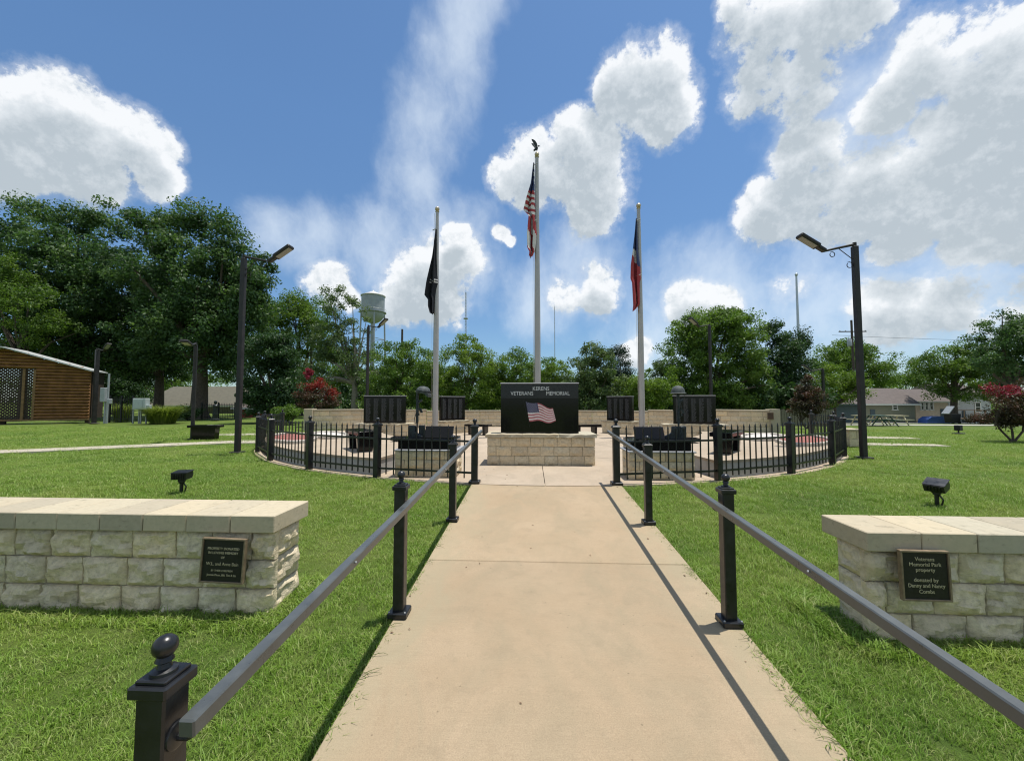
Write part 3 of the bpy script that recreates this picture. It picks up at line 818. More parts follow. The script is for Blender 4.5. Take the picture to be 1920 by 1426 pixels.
def monument():
    ped = thing('monument_pedestal', 'limestone block pedestal with chiselled cap under the central black monument', 'pedestal', (0.19, 9.32 + 0.45, 0))
    stone_base(ped, 2.46, 0.92, 0.70, 3, 0.33, ST_SM, 0.07, 0.045)
    W, H, D = 1.84, 1.17, 0.26; y0 = 9.66
    mo = thing('memorial_monument', 'central polished black granite monument with silver lettering and coloured flag', 'monument', (0.17, y0 + D / 2, 0.70))
    MB().box((0, 0, H / 2), (W, D, H), None, 0.004).build('granite_slab', M['black_granite'], mo)
    MB().box((0, 0, H + 0.012), (W + 0.03, D + 0.03, 0.026), None, 0.006).build('top_edge', M['granite_edge'], mo)
    MB().box((0, -D / 2 - 0.004, H - 0.175), (W - 0.002, 0.010, 0.335), None, 0.002).build('header_band', M['honed_granite'], mo)
    for tx, x, z, s in (('KERENS', 0.035, H - 0.160, 0.130), ('VETERANS', -0.415, H - 0.272, 0.130), ('MEMORIAL', 0.435, H - 0.272, 0.130)):
        o = O('lettering', text_mesh(tx, s, M['letter_silver'], depth=0.0012, sx=0.88), mo, (x, -D / 2 - 0.0105, z), (R(90), 0, 0))
    # waving flag etched in colour
    nx, nz = 46, 39; mats = [M['etch_red'], M['etch_white'], M['etch_blue']]; mb = MB()
    k = 1.84 / 149
    def fp(u, v):
        hx0, hz0, hx1, hz1 = 986, 752, 993, 790; fx0, fz0, fx1, fz1 = 1038, 764, 1044, 792
        x = (hx0 + (fx0 - hx0) * u) * (1 - v) + (hx1 + (fx1 - hx1) * u) * v; z = (hz0 + (fz0 - hz0) * u) * (1 - v) + (hz1 + (fz1 - hz1) * u) * v
        z += 2.6 * math.sin(u * 8.5 + 0.6 + v * 1.3) * (0.25 + u) ** 0.7
        return ((x - 1012.5) * k, -D / 2 - 0.003, (813 - z) * k)
    vs = [fp(i / nx, j / nz) for j in range(nz + 1) for i in range(nx + 1)]
    o0 = len(mb.v); mb.v += vs
    for j in range(nz):
        for i in range(nx):
            a = j * (nx + 1) + i; mb.f.append((a, a + nx + 1, a + nx + 2, a + 1)); s_ = j // 3
            mb.mi.append(2 if (i < nx * 0.42 and s_ < 7) else (0 if s_ % 2 == 0 else 1))
    me = mb.mesh('etched_flag', mats); fl = O('etched_flag', me, mo)
    sb = MB()
    for r in range(9):
        for c in range(6 if r % 2 == 0 else 5):
            u = (0.035 + (c + (0.5 if r % 2 else 0)) * 0.066); v = 0.03 + r * 0.057; p = fp(u, v)
            sb.add([(p[0] - .006, p[1] - .0015, p[2]), (p[0], p[1] - .0015, p[2] - .007), (p[0] + .006, p[1] - .0015, p[2]), (p[0], p[1] - .0015, p[2] + .007)], [(0, 1, 2, 3)])
    sb.build('star', M['etch_white'], fl)['kind'] = 'stuff'
    a = ((981 - 1012.5) * k, -D / 2 - 0.004, (813 - 748) * k); b = ((994 - 1012.5) * k, -D / 2 - 0.004, (813 - 803) * k)
    MB().bar(a, b, 0.022, 0.004).build('flag_staff', M['honed_granite'], fl)


monument()


# ------------------------------------------------------------------ name panels
def name_panel(label, cx, cy, w, rz, cols, h=1.08, base_w=None):
    bw = base_w or w + 0.25
    base = thing('panel_pedestal', 'limestone pedestal of the ' + label, 'pedestal', (cx, cy, 0), rz, 'pedestals of the name panels')
    stone_base(base, bw, 0.62, 0.58, 2, 0.40, ST_SM, 0.06, 0.045)
    p = thing('name_panel', label, 'monument', (cx, cy, 0.58), rz, 'black name panels')
    D = 0.16
    MB().box((0, 0, h / 2), (w, D, h), None, 0.004).build('granite_slab', M['black_granite'], p)
    MB().box((0, 0, h + 0.010), (w + 0.02, D + 0.02, 0.022), None, 0.004).build('top_edge', M['granite_edge'], p)
    rg = random.Random(int(cx * 100))
    cw = w / (cols + 0.4)
    for c in range(cols):
        mb = MB(); x0 = -w / 2 + cw * (c + 0.28)
        for r in range(40):
            z = 0.97 - r * 0.0225
            L = cw * rg.uniform(0.42, 0.66); x = x0
            while x < x0 + L:
                e = min(x + rg.uniform(.05, .12), x0 + L); mb.add([(x, -D / 2 - .002, z), (e, -D / 2 - .002, z), (e, -D / 2 - .002, z + .0125), (x, -D / 2 - .002, z + .0125)], [(0, 1, 2, 3)]); x = e + .018
        mb.build('name_column', M['engraving'], p)['kind'] = 'stuff'


pa, pb = at(684, 793, 16.0), at(760, 793, 16.0)
name_panel('wide black name panel beside the camouflaged helmet statue', (pa.x + pb.x) / 2, 16.0, pb.x - pa.x, R(6), 5, base_w=2.2)
pa, pb = at(1264, 793, 16.0), at(1340, 793, 16.0)
name_panel('wide black name panel directly behind the round helmet statue', (pa.x + pb.x) / 2, 16.0, pb.x - pa.x, R(-6), 5, base_w=2.3)
pa = at(848, 790, 18.6)
name_panel('narrow black name panel just past the black flag pole', pa.x, 18.6, 1.30, R(44), 4)
pa = at(1163, 790, 18.6)
name_panel('narrow black name panel next to the flag pole nearest the houses', pa.x, 18.6, 1.30, R(-44), 4)


# ------------------------------------------------------------------ back wall
def back_wall():
    root = thing('memorial_wall', 'long curved limestone wall behind the plaza and name panels', 'wall', (CX, 22.5, 0)); oy = 22.5
    xs = [(587, 19.4), (690, 20.7), (800, 22.3), (900, 23.2), (1010, 23.6), (1110, 23.2), (1215, 22.3), (1330, 20.7), (1443, 19.4)]
    P = []
    for (px, Y) in xs: q = at(px, 770, Y); P.append(Vector((q.x - CX, Y - oy)))
    for i, (a, b) in enumerate(zip(P, P[1:])):
        d = b - a; L = d.length; rz = math.atan2(d.y, d.x); mid = (a + b) / 2
        top = 1.05 if i in (0, 7) else (1.00 if i in (1, 6) else 0.93)
        MB().box((0, 0.17, (top - 0.07) / 2), (L - 0.03, 0.28, top - 0.07)).build('mortar_core', M['mortar'], root, (mid.x, mid.y, 0), (0, 0, rz))
        rows = 4
        for r in range(rows):
            z0, z1 = (top - 0.08) * r / rows, (top - 0.08) * (r + 1) / rows
            course(root, -L / 2, L / 2, z0, z1, 0.0, ST_SM, 0.46, 0.06, (0, .2)[r % 2], rz=rz, origin=(mid.x, mid.y), gap=0.012)
        MB().box((0, 0.16, top - 0.035), (L + 0.01, 0.40, 0.07), None, 0.008).build('coping_stone', M['limestone_coping'], root, (mid.x, mid.y, 0), (0, 0, rz))
    for (p, s, px) in ((P[0], -1, 595), (P[-1], 1, 1436)):
        MB().box((0, 0.13, 0.545), (0.42, 0.44, 1.09), None, 0.01).build('end_pillar', M['limestone_coping'], root, (p.x + s * 0.20, p.y - 0.02, 0))
    q = P[-1]
    pl = thing('small_plaque', 'small brown plaque at the houses end of the long curved wall', 'plaque', (q.x + CX - 0.05, q.y + oy - 0.14, 0.78))
    MB().box((0, 0, 0), (0.30, 0.03, 0.34), None, 0.004).build('backing', M['plaque_bronze'], pl)
    MB().box((0, -0.017, 0), (0.24, 0.012, 0.28)).build('tablet', simple('tablet_brown', (0.07, 0.035, 0.022), 0.5), pl)


back_wall()


# ------------------------------------------------------------------ battlefield cross statues
def statue(label, plabel, tlabel, x, y, kind, sgn):
    ped = thing('statue_pedestal', plabel, 'pedestal', (x, y, 0)); W, D = 1.20, 0.72
    stone_base(ped, W, D, 0.50, 3, 0.36, ST_SM, None, 0.045)
    MB().box((0, 0, 0.50 + 0.012), (W + 0.04, D + 0.04, 0.026), None, 0.004).build('granite_ledge', M['granite_edge'], ped)
    MB().box((0, 0.02, 0.527 + 0.095), (W - 0.08, D - 0.1, 0.19), None, 0.006).build('granite_base', M['black_granite'], ped)
    zb = 0.717
    st = thing('battlefield_cross', label, 'statue', (-2.32 if kind == 'camo' else 2.84, y, zb))
    # rifle, muzzle down
    rf = MB(); rf.tube([(0, 0, 0.0), (0, 0, 0.42)], 0.016, 8); rf.tube([(0, 0, 0.30), (0, 0, 0.58)], 0.028, 8); rf.box((0, 0, 0.68), (0.045, 0.05, 0.22), None, 0.006)
    rf.box((0.0, 0, 0.86), (0.05, 0.045, 0.20), Euler((0, R(4), 0)), 0.008); rf.build('rifle', M['statue_bronze'], st, smooth=True)
    mg = MB(); mg.prism([(0.02, 0.60), (0.085, 0.585), (0.115, 0.515), (0.07, 0.50), (0.05, 0.555), (0.02, 0.56)], 1, -0.013, 0.013); mg.build('magazine', M['statue_bronze'], st)
    MB().prism([(0.02, 0.74), (0.02, 0.70), (0.10, 0.745), (0.09, 0.785)], 1, -0.014, 0.014).build('pistol_grip', M['statue_bronze'], st)
    s = MB(); s.tube([(0.0, -0.03, 0.55), (-0.04, -0.05, 0.40), (-0.03, -0.045, 0.28), (0.02, -0.03, 0.33)], 0.007, 6); s.build('sling', M['statue_bronze'], st)
    t = MB(); t.tube([(0.02, -0.03, 0.72), (0.05, -0.035, 0.62), (0.045, -0.035, 0.50)], 0.004, 5); t.box((0.045, -0.04, 0.475), (0.025, 0.006, 0.05)); t.build('dog_tag', M['statue_bronze'], st)
    if kind == 'camo':
        h = MB(); prof = [(0.135, 0.0), (0.142, 0.02), (0.138, 0.06), (0.118, 0.105), (0.075, 0.138), (0.002, 0.150)]
        h.lathe(prof, 22, (0.02, 0, 0.90), 1.0, 1.18); hm = h.build('helmet', M['helmet_cover'], st, (0, 0, 0), (0, R(6), 0), smooth=True)
        f = MB(); f.prism([(0.10, 0.93), (0.165, 0.90), (0.165, 0.84), (0.12, 0.86), (0.06, 0.90)], 1, -0.12, 0.12); f.build('neck_guard', M['helmet_cover'], hm)
        MB().lathe([(0.144, 0.93), (0.147, 0.935), (0.147, 0.955), (0.144, 0.96)], 22, (0.02, 0, 0), 1, 1.18).build('band', M['statue_bronze'], hm)
    else:
        h = MB(); prof = [(0.172, 0.0), (0.176, 0.008), (0.150, 0.020), (0.143, 0.05), (0.132, 0.10), (0.098, 0.145), (0.05, 0.168), (0.002, 0.174)]
        prof = [(a_ * .86, b_ * .90) for a_, b_ in prof]; h.lathe(prof, 24, (0.0, 0, 0.885), 1.0, 1.12); hm = h.build('helmet', M['helmet_cover'], st, smooth=True)
        c = MB(); c.tube([(0.12, -0.06, 0.89), (0.09, -0.05, 0.79), (0.03, -0.04, 0.72)], 0.006, 6); c.build('chin_strap', M['statue_bronze'], hm)
    for k, (bx, by) in enumerate(((-0.085, -0.02), (0.085, 0.05))):
        d = sgn if kind == 'camo' else -sgn
        b = MB(); prof = [(-0.055, 0), (0.20, 0), (0.215, 0.03), (0.19, 0.065), (0.11, 0.10), (0.065, 0.13), (0.06, 0.25), (-0.065, 0.255), (-0.06, 0.12)]
        prof = [(p * -1 if sgn > 0 and kind != 'camo' else p, q) for p, q in prof]
        b.prism(prof, 1, -0.045, 0.045); bo = b.build('boot', M['statue_bronze'], st, (bx, by, 0), (0, 0, R(-12 + 20 * k)), smooth=True)
        md = bo.modifiers.new('bevel', 'BEVEL'); md.width = 0.02; md.segments = 3; md.limit_method = 'ANGLE'
        MB().prism([(-0.062, 0.0), (0.222, 0.0), (0.222, 0.022), (-0.062, 0.022)] if not (sgn > 0 and kind != 'camo') else [(0.062, 0.0), (-0.222, 0.0), (-0.222, 0.022), (0.062, 0.022)], 1, -0.05, 0.05).build('sole', M['black_paint'], bo)
    tb = thing('granite_tablet', tlabel, 'tablet', (-1.83 if kind == 'camo' else 2.22, y - 0.16, zb - 0.0))
    MB().prism([(-0.10, 0.0), (0.17, 0.0), (0.17, 0.13), (0.10, 0.15), (-0.08, 0.02)], 0, -0.22, 0.22).build('support_wedge', M['black_granite'], tb)
    MB().box((0, -0.01, 0.125), (0.56, 0.27, 0.04), Euler((R(58), 0, 0)), 0.006).build('slanted_face', M['black_granite'], tb)


statue('battlefield cross statue with camouflaged helmet, inverted rifle and boots', 'limestone pedestal with black base under the camouflaged helmet statue', 'slanted black granite tablet beside the camouflaged helmet statue', -2.05, 8.10, 'camo', -1)
statue('battlefield cross statue with smooth round steel helmet, rifle and boots', 'limestone pedestal with black base under the round steel helmet statue', 'slanted black granite tablet beside the round steel helmet statue', 2.40, 8.06, 'steel', 1)


# ------------------------------------------------------------------ benches
def bench(label, x, y, z, rz, L=1.2, w=0.42, h=0.46, mat='black_granite'):
    b = thing('granite_bench', label, 'bench', (x, y, z), rz, 'black granite benches')
    MB().box((0, 0, h - 0.045), (L, w, 0.09), None, 0.006).build('seat', M[mat], b)
    for s in (-1, 1):
        MB().prism([(-0.16, 0), (0.16, 0), (0.19, h - 0.092), (-0.19, h - 0.092)], 0, -0.055, 0.055).build('leg', M[mat], b, (s * L * 0.30, 0, 0))


bench('black granite bench on the terrace near the camouflaged helmet statue', *at(676, 842, 9.3).xy, 0.33, R(-52))
bench('black granite bench on the terrace near the round helmet statue', *at(1364, 842, 9.3).xy, 0.33, R(52))
bench('long black bench right behind the camouflaged helmet statue', -3.0, 11.4, 0, R(4), 1.9)
bench('long black bench right behind the round helmet statue', 3.55, 11.4, 0, R(-4), 1.9)
p = at(893, 812, 17.0); bench('black bench by the central monument, on the black flag pole side', p.x, 17.6, 0, R(-20), 1.15)
p = at(1102, 812, 17.0); bench('black bench half hidden by the central monument, houses side', p.x, 17.6, 0, R(20), 1.3)
p = at(381, 825, 14.9); b_ = thing('granite_bench', 'black granite bench on the lawn beside a slim lamp post', 'bench', (p.x, 15.0, 0), R(8), 'black granite benches')
MB().box((0, 0, 0.50), (1.08, 0.44, 0.09), None, 0.006).build('seat', M['black_granite'], b_)
MB().prism([(-0.40, 0), (0.40, 0), (0.43, 0.452), (-0.43, 0.452)], 1, -0.14, 0.14).build('pedestal_leg', M['black_granite'], b_)
p = at(1601, 832, 13.6); s_ = thing('stone_pillar', 'short limestone pillar beside the lamp post on the houses side', 'pillar', (p.x + 0.1, 13.8, 0)); stone_base(s_, 0.46, 0.46, 0.56, 2, 0.46, ST_SM, 0.05, 0.045)


# ------------------------------------------------------------------ flag poles and flags
def flagpole(label, x, y, h, r, mat='pole_aluminium', ball=0.10, eagle=False, truck=True):
    f = thing('flagpole', label, 'flagpole', (x, y, ter(x, y)))
    MB().tube([(0, 0, 0), (0, 0, h * .45), (0, 0, h)], [r, r * .93, r * .55], 18).build('pole', M[mat], f, smooth=True)
    MB().lathe([(r * 2.0, 0), (r * 1.9, .05), (r * 1.3, .10), (r * 1.05, .14)], 20).build('base_collar', M[mat], f, smooth=True)
    bm_ = MB(); bm_.lathe([(r * .6, h), (r * .75, h + .03), (ball * .5, h + .06)], 14); bm_.ball((0, 0, h + .06 + ball * .9), ball, 18, 12); bm_.build('ball_finial', M['ball_gold' if mat != 'pole_silver' else mat], f, smooth=True)
    hl = MB(); hl.tube([(-r * .9, -0.03, h - .05), (-r - .05, -0.04, h * .5), (-r - .02, -0.03, 1.2)], 0.006, 5); hl.build('halyard', M['edging_white'], f)
    if eagle:
        z = h + .06 + 2 * ball; e = MB()
        e.ball((0.0, 0, z + .24), 0.07, 12, 8, (1.0, .8, 1.9)); e.ball((0.11, 0, z + .37), 0.05, 10, 7, (1.3, .9, .9)); e.tube([(0.15, 0, z + .37), (0.20, 0, z + .345)], [.022, .006], 6)
        e.tube([(0, 0.02, z), (0, 0.02, z + .15)], .018, 6); e.tube([(0, -0.02, z), (0, -0.02, z + .15)], .018, 6)
        e.v = [(v[0] * .72, v[1] * .72, (v[2] - z) * .72) for v in e.v]; body = e.build('eagle', M['statue_bronze'], f, (0, 0, z), smooth=True)
        for s in (-1, 1):
            w = MB(); w.prism([(0.04, z + .32), (-0.05, z + .22), (-0.16, z + .40), (-0.28, z + .58), (-0.33, z + .70), (-0.22, z + .68), (-0.10, z + .60), (0.0, z + .46)], 1, -0.02, 0.02)
            w.v = [(v[0] * .72, v[1] * .72, (v[2] - z) * .72) for v in w.v]; w.build('wing', M['statue_bronze'], body, (0, s * 0.04, 0), (R(-s * 12), 0, 0))
        MB().prism([(-0.015, .10), (-0.145, .043), (-0.145, .108), (-0.015, .173)], 1, -0.036, 0.036).build('tail', M['statue_bronze'], body)
    return f


pL = at(816, 800, 17.1); pR = at(1204, 800, 17.1); pC = at(1008, 715, 17.2)
hL = at(822, 398, 17.1).z; hR = at(1196, 392, 17.1).z; hC = at(1003, 296, 17.2).z
flagpole('aluminium flagpole flying a limp black flag', pL.x, 17.1, hL, 0.125)
flagpole('tallest flagpole, with an eagle finial and striped flag', pC.x, 17.2, hC, 0.135, eagle=True)
flagpole('aluminium flagpole with limp red, white and blue flag, houses side', pR.x, 17.1, hR, 0.125)
q = at(1500, 705, 46); flagpole('bare silver flagpole far behind the dark crape myrtle', q.x, 46, at(1490, 518, 46).z - ter(q.x, 46), 0.16, 'pole_silver', 0.16)


def flag(label, px, pts, Y, x_pole, mats, colf, seed):
    "pts: (photo y, outer x, inner x) down the hanging cloth"
    fo = thing('flag', label, 'flag', (x_pole, Y, at(px, pts[0][0], Y).z)); nr, nc = 70, 22; rg = random.Random(seed); ph = rg.uniform(0, 6)
    ys = [p[0] for p in pts]; vs = []; mb = MB(); z0 = fo.location.z
    for j in range(nr + 1):
        t = j / nr; yy = ys[0] + (ys[-1] - ys[0]) * t
        xo = np.interp(yy, ys, [p[1] for p in pts]); xi = np.interp(yy, ys, [p[2] for p in pts])
        A, B = at(xo, yy, Y), at(xi, yy, Y); w = A.x - B.x
        for i in range(nc + 1):
            s = i / nc
            fold = math.sin(s * 3.0 * math.pi + ph + t * 2.2)
            x = B.x + w * (s + 0.10 * math.sin(s * 6 * math.pi + t * 3 + ph)) - x_pole
            y = 0.14 * fold * (0.35 + t) * (0.4 + s) - 0.02
            vs.append((x, y, A.z - z0 - 0.05 * s * math.sin(t * 9) * t))
    mb.v = vs
    for j in range(nr):
        for i in range(nc):
            a = j * (nc + 1) + i; mb.f.append((a, a + 1, a + nc + 2, a + nc + 1)); mb.mi.append(colf((i + .5) / nc, (j + .5) / nr))
    o = mb.build('cloth', mats, fo, smooth=True); md = o.modifiers.new('solid', 'SOLIDIFY'); md.thickness = 0.006
    cl = MB()
    for t in (0.02, 0.62):
        cl.tube([(0.02, -0.14, -t * (z0 - at(px, ys[-1], Y).z)), (-0.16, -0.03, -t * (z0 - at(px, ys[-1], Y).z) - .02)], .02, 6)
    cl.build('clip', M['galvanised'], fo)


def us(s, t):
    if t < 0.30: return 2 if (s > 0.45 - t) else (1 if int(t * 40) % 3 else 2)
    if t < 0.58: return 0 if int((t - 0.28) * 32 + s * 0.6) % 2 else 1
    return 0 if int(s * 3.0 + t * 6.0) % 2 == 0 else 1


def tx(s, t):
    if t < 0.40 + 0.16 * (1 - s): return 2 if not (s > 0.35 and t > 0.345) else 1
    return 0


def pw(s, t): return 1 if (0.56 < t < 0.66 and (s < 0.30 or 0.82 < s < 0.93) and int(t * 90) % 3 == 0) else 0


fm = [M['flag_red'], M['flag_white'], M['flag_blue']]
flag('limp stars and stripes flag hanging from the tallest flagpole', 1003, [(306, 1000, 1002), (345, 996, 1003), (375, 988, 1003), (398, 983, 1004), (408, 992, 1003), (440, 989, 1006), (465, 989, 1003), (472, 993, 1002), (482, 992, 997)], 17.1, pC.x - 0.0, fm, us, 1)
flag('limp black flag hanging on the pole by the water tower', 820, [(428, 816, 819), (480, 811, 819), (530, 803, 822), (554, 800, 818), (562, 806, 816), (575, 806, 815), (588, 809, 813)], 17.0, pL.x, [M['flag_black'], M['flag_white']], pw, 2)
flag('limp flag, blue top and red lower half, houses side', 1197, [(410, 1192, 1194), (470, 1186, 1196), (500, 1182, 1200), (524, 1181, 1200), (530, 1184, 1198), (570, 1187, 1198), (582, 1187, 1189)], 17.0, pR.x, fm, tx, 4)


# ------------------------------------------------------------------ lamp posts
def lamp(label, x, y, h, rz, scroll=True, w=0.128, tilt=34):
    z = ter(x, y) - 0.01
    l = thing('lamp_post', label, 'lamp post', (x, y, z), rz, 'lamp posts round the plaza')
    pm = MB(); pm.box((0, 0, h / 2), (w, w, h), None, 0.01); pm.build('pole', M['dark_bronze_paint'], l)
    MB().box((0, 0, 0.02), (w * 2.3, w * 2.3, 0.04), None, 0.01).build('base_plate', M['dark_bronze_paint'], l)
    MB().tube([(0, 0, h), (0, 0, h + 0.10)], w * .36, 12).build('tenon', M['dark_bronze_paint'], l)
    a = MB(); a.tube([(0.0, 0, h + 0.05), (0.45, 0, h - 0.04), (0.80, 0, h - 0.12)], [.035, .03, .028], 10); a.build('arm', M['dark_bronze_paint'], l, smooth=True)
    if scroll:
        s = MB(); s.tube([(0.40, 0, h - .06), (0.07, 0, h - .34)], .011, 6)
        for (cx, cz, r) in ((0.58, h - .21, .075), (0.15, h - .50, .085)):
            s.tube([(cx + r * (1 - .045 * k / 2) * math.cos(k * .5 + 1), 0, cz + r * (1 - .045 * k / 2) * math.sin(k * .5 + 1)) for k in range(13)], .010, 6)
        s.build('scroll_bracket', M['dark_bronze_paint'], l, smooth=True)
    hd = MB(); hd.box((0.12, 0, 0), (0.24, 0.15, 0.09), None, 0.02); hd.box((0.50, 0, 0.0), (0.58, 0.27, 0.10), None, 0.025)
    ho = hd.build('lamp_head', M['dark_bronze_paint'], l, (0.76, 0, h - 0.11), (0, R(-tilt), 0))
    MB().box((0.50, 0, -0.052), (0.46, 0.20, 0.012)).build('lens', M['lamp_lens'], ho)


lamp('tall dark lamp post beside the fence on the cabin side', -8.38, 11.21, 5.62, 0.0)
lamp('tall dark lamp post beside the fence on the houses side', 8.52, 10.96, 5.55, R(180))
p = at(688, 760, 22.5); lamp('lamp post behind the curved wall under the water tower', p.x, 22.5, at(692, 612, 22.5).z, R(-25))
p = at(1334, 760, 22.5); lamp('lamp post behind the curved wall before the big rounded trees', p.x, 22.5, at(1330, 610, 22.5).z, R(205))
lamp('slim lamp post beside the bench on the lawn', -13.06, 15.04, at(360, 646, 15.04).z, R(-62), False, 0.115, 5)
p = at(176, 793, 25.4); lamp('lamp post at the corner of the log cabin', p.x, 25.4, at(182, 655, 25.4).z, R(-20), False, 0.2)
p = at(1546, 780, 30); lamp('distant lamp post beside the dark crape myrtle', p.x, 30, at(1543, 692, 30).z - ter(p.x, 30), R(180), False, 0.14)


def flood(label, px, py, rz, tilt, yaw_s):
    d = pray(px, py); t = (-SLOPE * Y_TOP - EYE) / (d[2] - SLOPE * d[1]); x, y = d[0] * t, d[1] * t
    f = thing('floodlight', label, 'floodlight', (x, y, ramp_z(y) - 0.03), rz, 'ground floodlights on the lawn')
    s = MB(); s.tube([(0, 0, -.05), (0, 0, 0.16)], .026, 10); s.build('stake', M['black_paint'], f)
    k = MB(); k.box((0, 0, .19), (.085, .04, .07), None, .01); k.tube([(-.05, 0, .20), (.05, 0, .20)], .022, 10); k.tube([(.03, 0, .16), (.07, .0, .10), (.05, 0, .02)], .012, 6); k.build('knuckle', M['black_paint'], f, smooth=True)
    hd = MB(); hd.prism([(-.09, -.045), (.07, -.06), (.11, .0), (.09, .055), (-.09, .06)], 0, -.115, .115)
    h = hd.build('lamp_head', M['black_paint'], f, (0, 0, .285), (R(tilt), 0, 0))
    MB().box((0, .108, .005), (.20, .010, .085), None, .003).build('lens', M['galvanised'], h)
    MB().box((0, .02, .063), (.25, .20, .010), None, .003).build('visor', M['black_paint'], h)
    for q in (-.07, -.035, 0, .035, .07): MB().box((q, -.098, .005), (.006, .02, .08)).build('cooling_fin', M['black_paint'], h)


flood('small black floodlight in the grass, cabin side of the path', 340, 920, R(12), 6, 1)
flood('small black floodlight in the grass, houses side of the path', 1757, 944, R(-62), 26, -1)


# ------------------------------------------------------------------ vegetation
def leaf_cloud(rng, cl, per, size, flat=0.35):
    "cl: array of clumps (x,y,z,r, tint)"
    n = len(cl) * per; c = np.repeat(cl[:, :3], per, 0); r = np.repeat(cl[:, 3], per); tb = np.repeat(cl[:, 4], per)
    d = rng.normal(size=(n, 3)); d /= np.linalg.norm(d, axis=1)[:, None]
    rad = rng.random(n) ** 0.45; p = c + d * (r * rad)[:, None] * np.array([1.15, 1.15, 0.8])
    nr = d * 0.55 + rng.normal(size=(n, 3)) * 0.6 + np.array([0, 0, flat]); nr /= np.linalg.norm(nr, axis=1)[:, None]
    a = np.cross(nr, rng.normal(size=(n, 3))); a /= np.linalg.norm(a, axis=1)[:, None]; b = np.cross(nr, a)
    L = size * rng.uniform(0.6, 1.35, n); W = L * rng.uniform(0.42, 0.66, n)
    dr = -0.12 * L
    v0 = p + a * L[:, None] * .5; v1 = p + b * W[:, None] * .5; v2 = p - a * L[:, None] * .5; v3 = p - b * W[:, None] * .5
    v0[:, 2] += dr; v2[:, 2] += dr
    V = np.stack([v0, v1, v2, v3], 1).reshape(-1, 3); Q = np.arange(n * 4).reshape(-1, 4)
    return V, Q, np.clip(tb * 0.6 + rng.random(n) * 0.4, 0, 1)


def lobes_to_clumps(rng, lobes, n, cr):
    vol = np.array([l[3] * l[4] * l[5] for l in lobes]) ** 0.67; pr = vol / vol.sum(); out = []
    while len(out) < n:
        l = lobes[rng.choice(len(lobes), p=pr)]
        d = rng.normal(size=3); d /= np.linalg.norm(d); q = rng.random() ** 0.38
        p = np.array(l[:3]) + d * q * np.array(l[3:6]) * (1 + rng.normal() * 0.10)
        if p[2] < 0.25: continue
        out.append((*p, cr * rng.uniform(0.6, 1.35), rng.random()))
    return np.array(out)


def tree(label, base, lobes, leaf, n=120, per=133, cr=0.7, size=0.172, trunk_r=0.25, trunk_h=None, seed=1, name='leafy_tree', cat='tree', bark='bark', stems=1, group=None, limbs=9, extra=None):
    rng = np.random.default_rng(seed); t = thing(name, label, cat, base, 0.0, group)
    cl = lobes_to_clumps(rng, lobes, n, cr); V, Q, T = leaf_cloud(rng, cl, per, size)
    O('crown', raw_mesh('crown', V, Q, M[leaf], T), t)
    zc = min(l[2] for l in lobes); th = trunk_h or zc * 0.7
    for s in range(stems):
        mb = MB(); ox = (s - (stems - 1) / 2) * trunk_r * 3.2; lean = (s - (stems - 1) / 2) * 0.5
        top = Vector((ox + lean, 0.1 * s, th)); mb.tube([(ox * .6, 0, -0.1), (ox * .7, 0.02, th * .12), (ox + lean * .5, 0.03, th * .55), top], [trunk_r * 1.5, trunk_r * 1.05, trunk_r * .9, trunk_r * .75], 9)
        for k in range(limbs):
            e = Vector(cl[rng.integers(len(cl))][:3])
            if e.z < th: continue
            m = top.lerp(e, .5) + Vector((rng.normal() * .3, rng.normal() * .3, rng.random() * .5))
            mb.tube([top - Vector((0, 0, .15)), top.lerp(m, .5), m, e], [trunk_r * .55, trunk_r * .42, trunk_r * .26, trunk_r * .06], 6)
        mb.build('trunk', M[bark], t, smooth=True)
    if extra:
        for (lb, lf, n2, p2, c2, s2, nm) in extra:
            c = lobes_to_clumps(rng, lb, n2, c2); V, Q, T = leaf_cloud(rng, c, p2, s2); O(nm, raw_mesh(nm, V, Q, M[lf], T), t)
    return t


def plobes(Y, base, lst, dz=1.0):
    "lobes from photo pixels (x, y, rx, ry) at distance Y, local to base"
    o = []
    for (x, y, rx, ry, *dy) in lst:
        p = at(x, y, Y); k = Y / FPX; off = dy[0] if dy else 0.0
        o.append((p.x - base.x, off, p.z - base.z, rx * k, (rx + ry) * .5 * k * dz, ry * k))
    return o


def ptree(label, px, Y, lst, leaf, **kw):
    base = tpt(px, 780, Y); base.z -= 0.03
    if kw.get('group') == G2:
        x0 = min(l[0] - l[2] for l in lst); x1 = max(l[0] + l[2] for l in lst); m = (x0 + x1) / 2; h = (x1 - x0) / 2
        lst = list(lst) + [(m - h * .5, 752, h * .5, 24), (m + h * .5, 752, h * .5, 24), (m, 742, h * .6, 26, -.6)]; kw['n'] = int(kw['n'] * 1.35)
    return tree(label, base, plobes(Y, base, lst, kw.pop('deep', 1.0)), leaf, **kw)


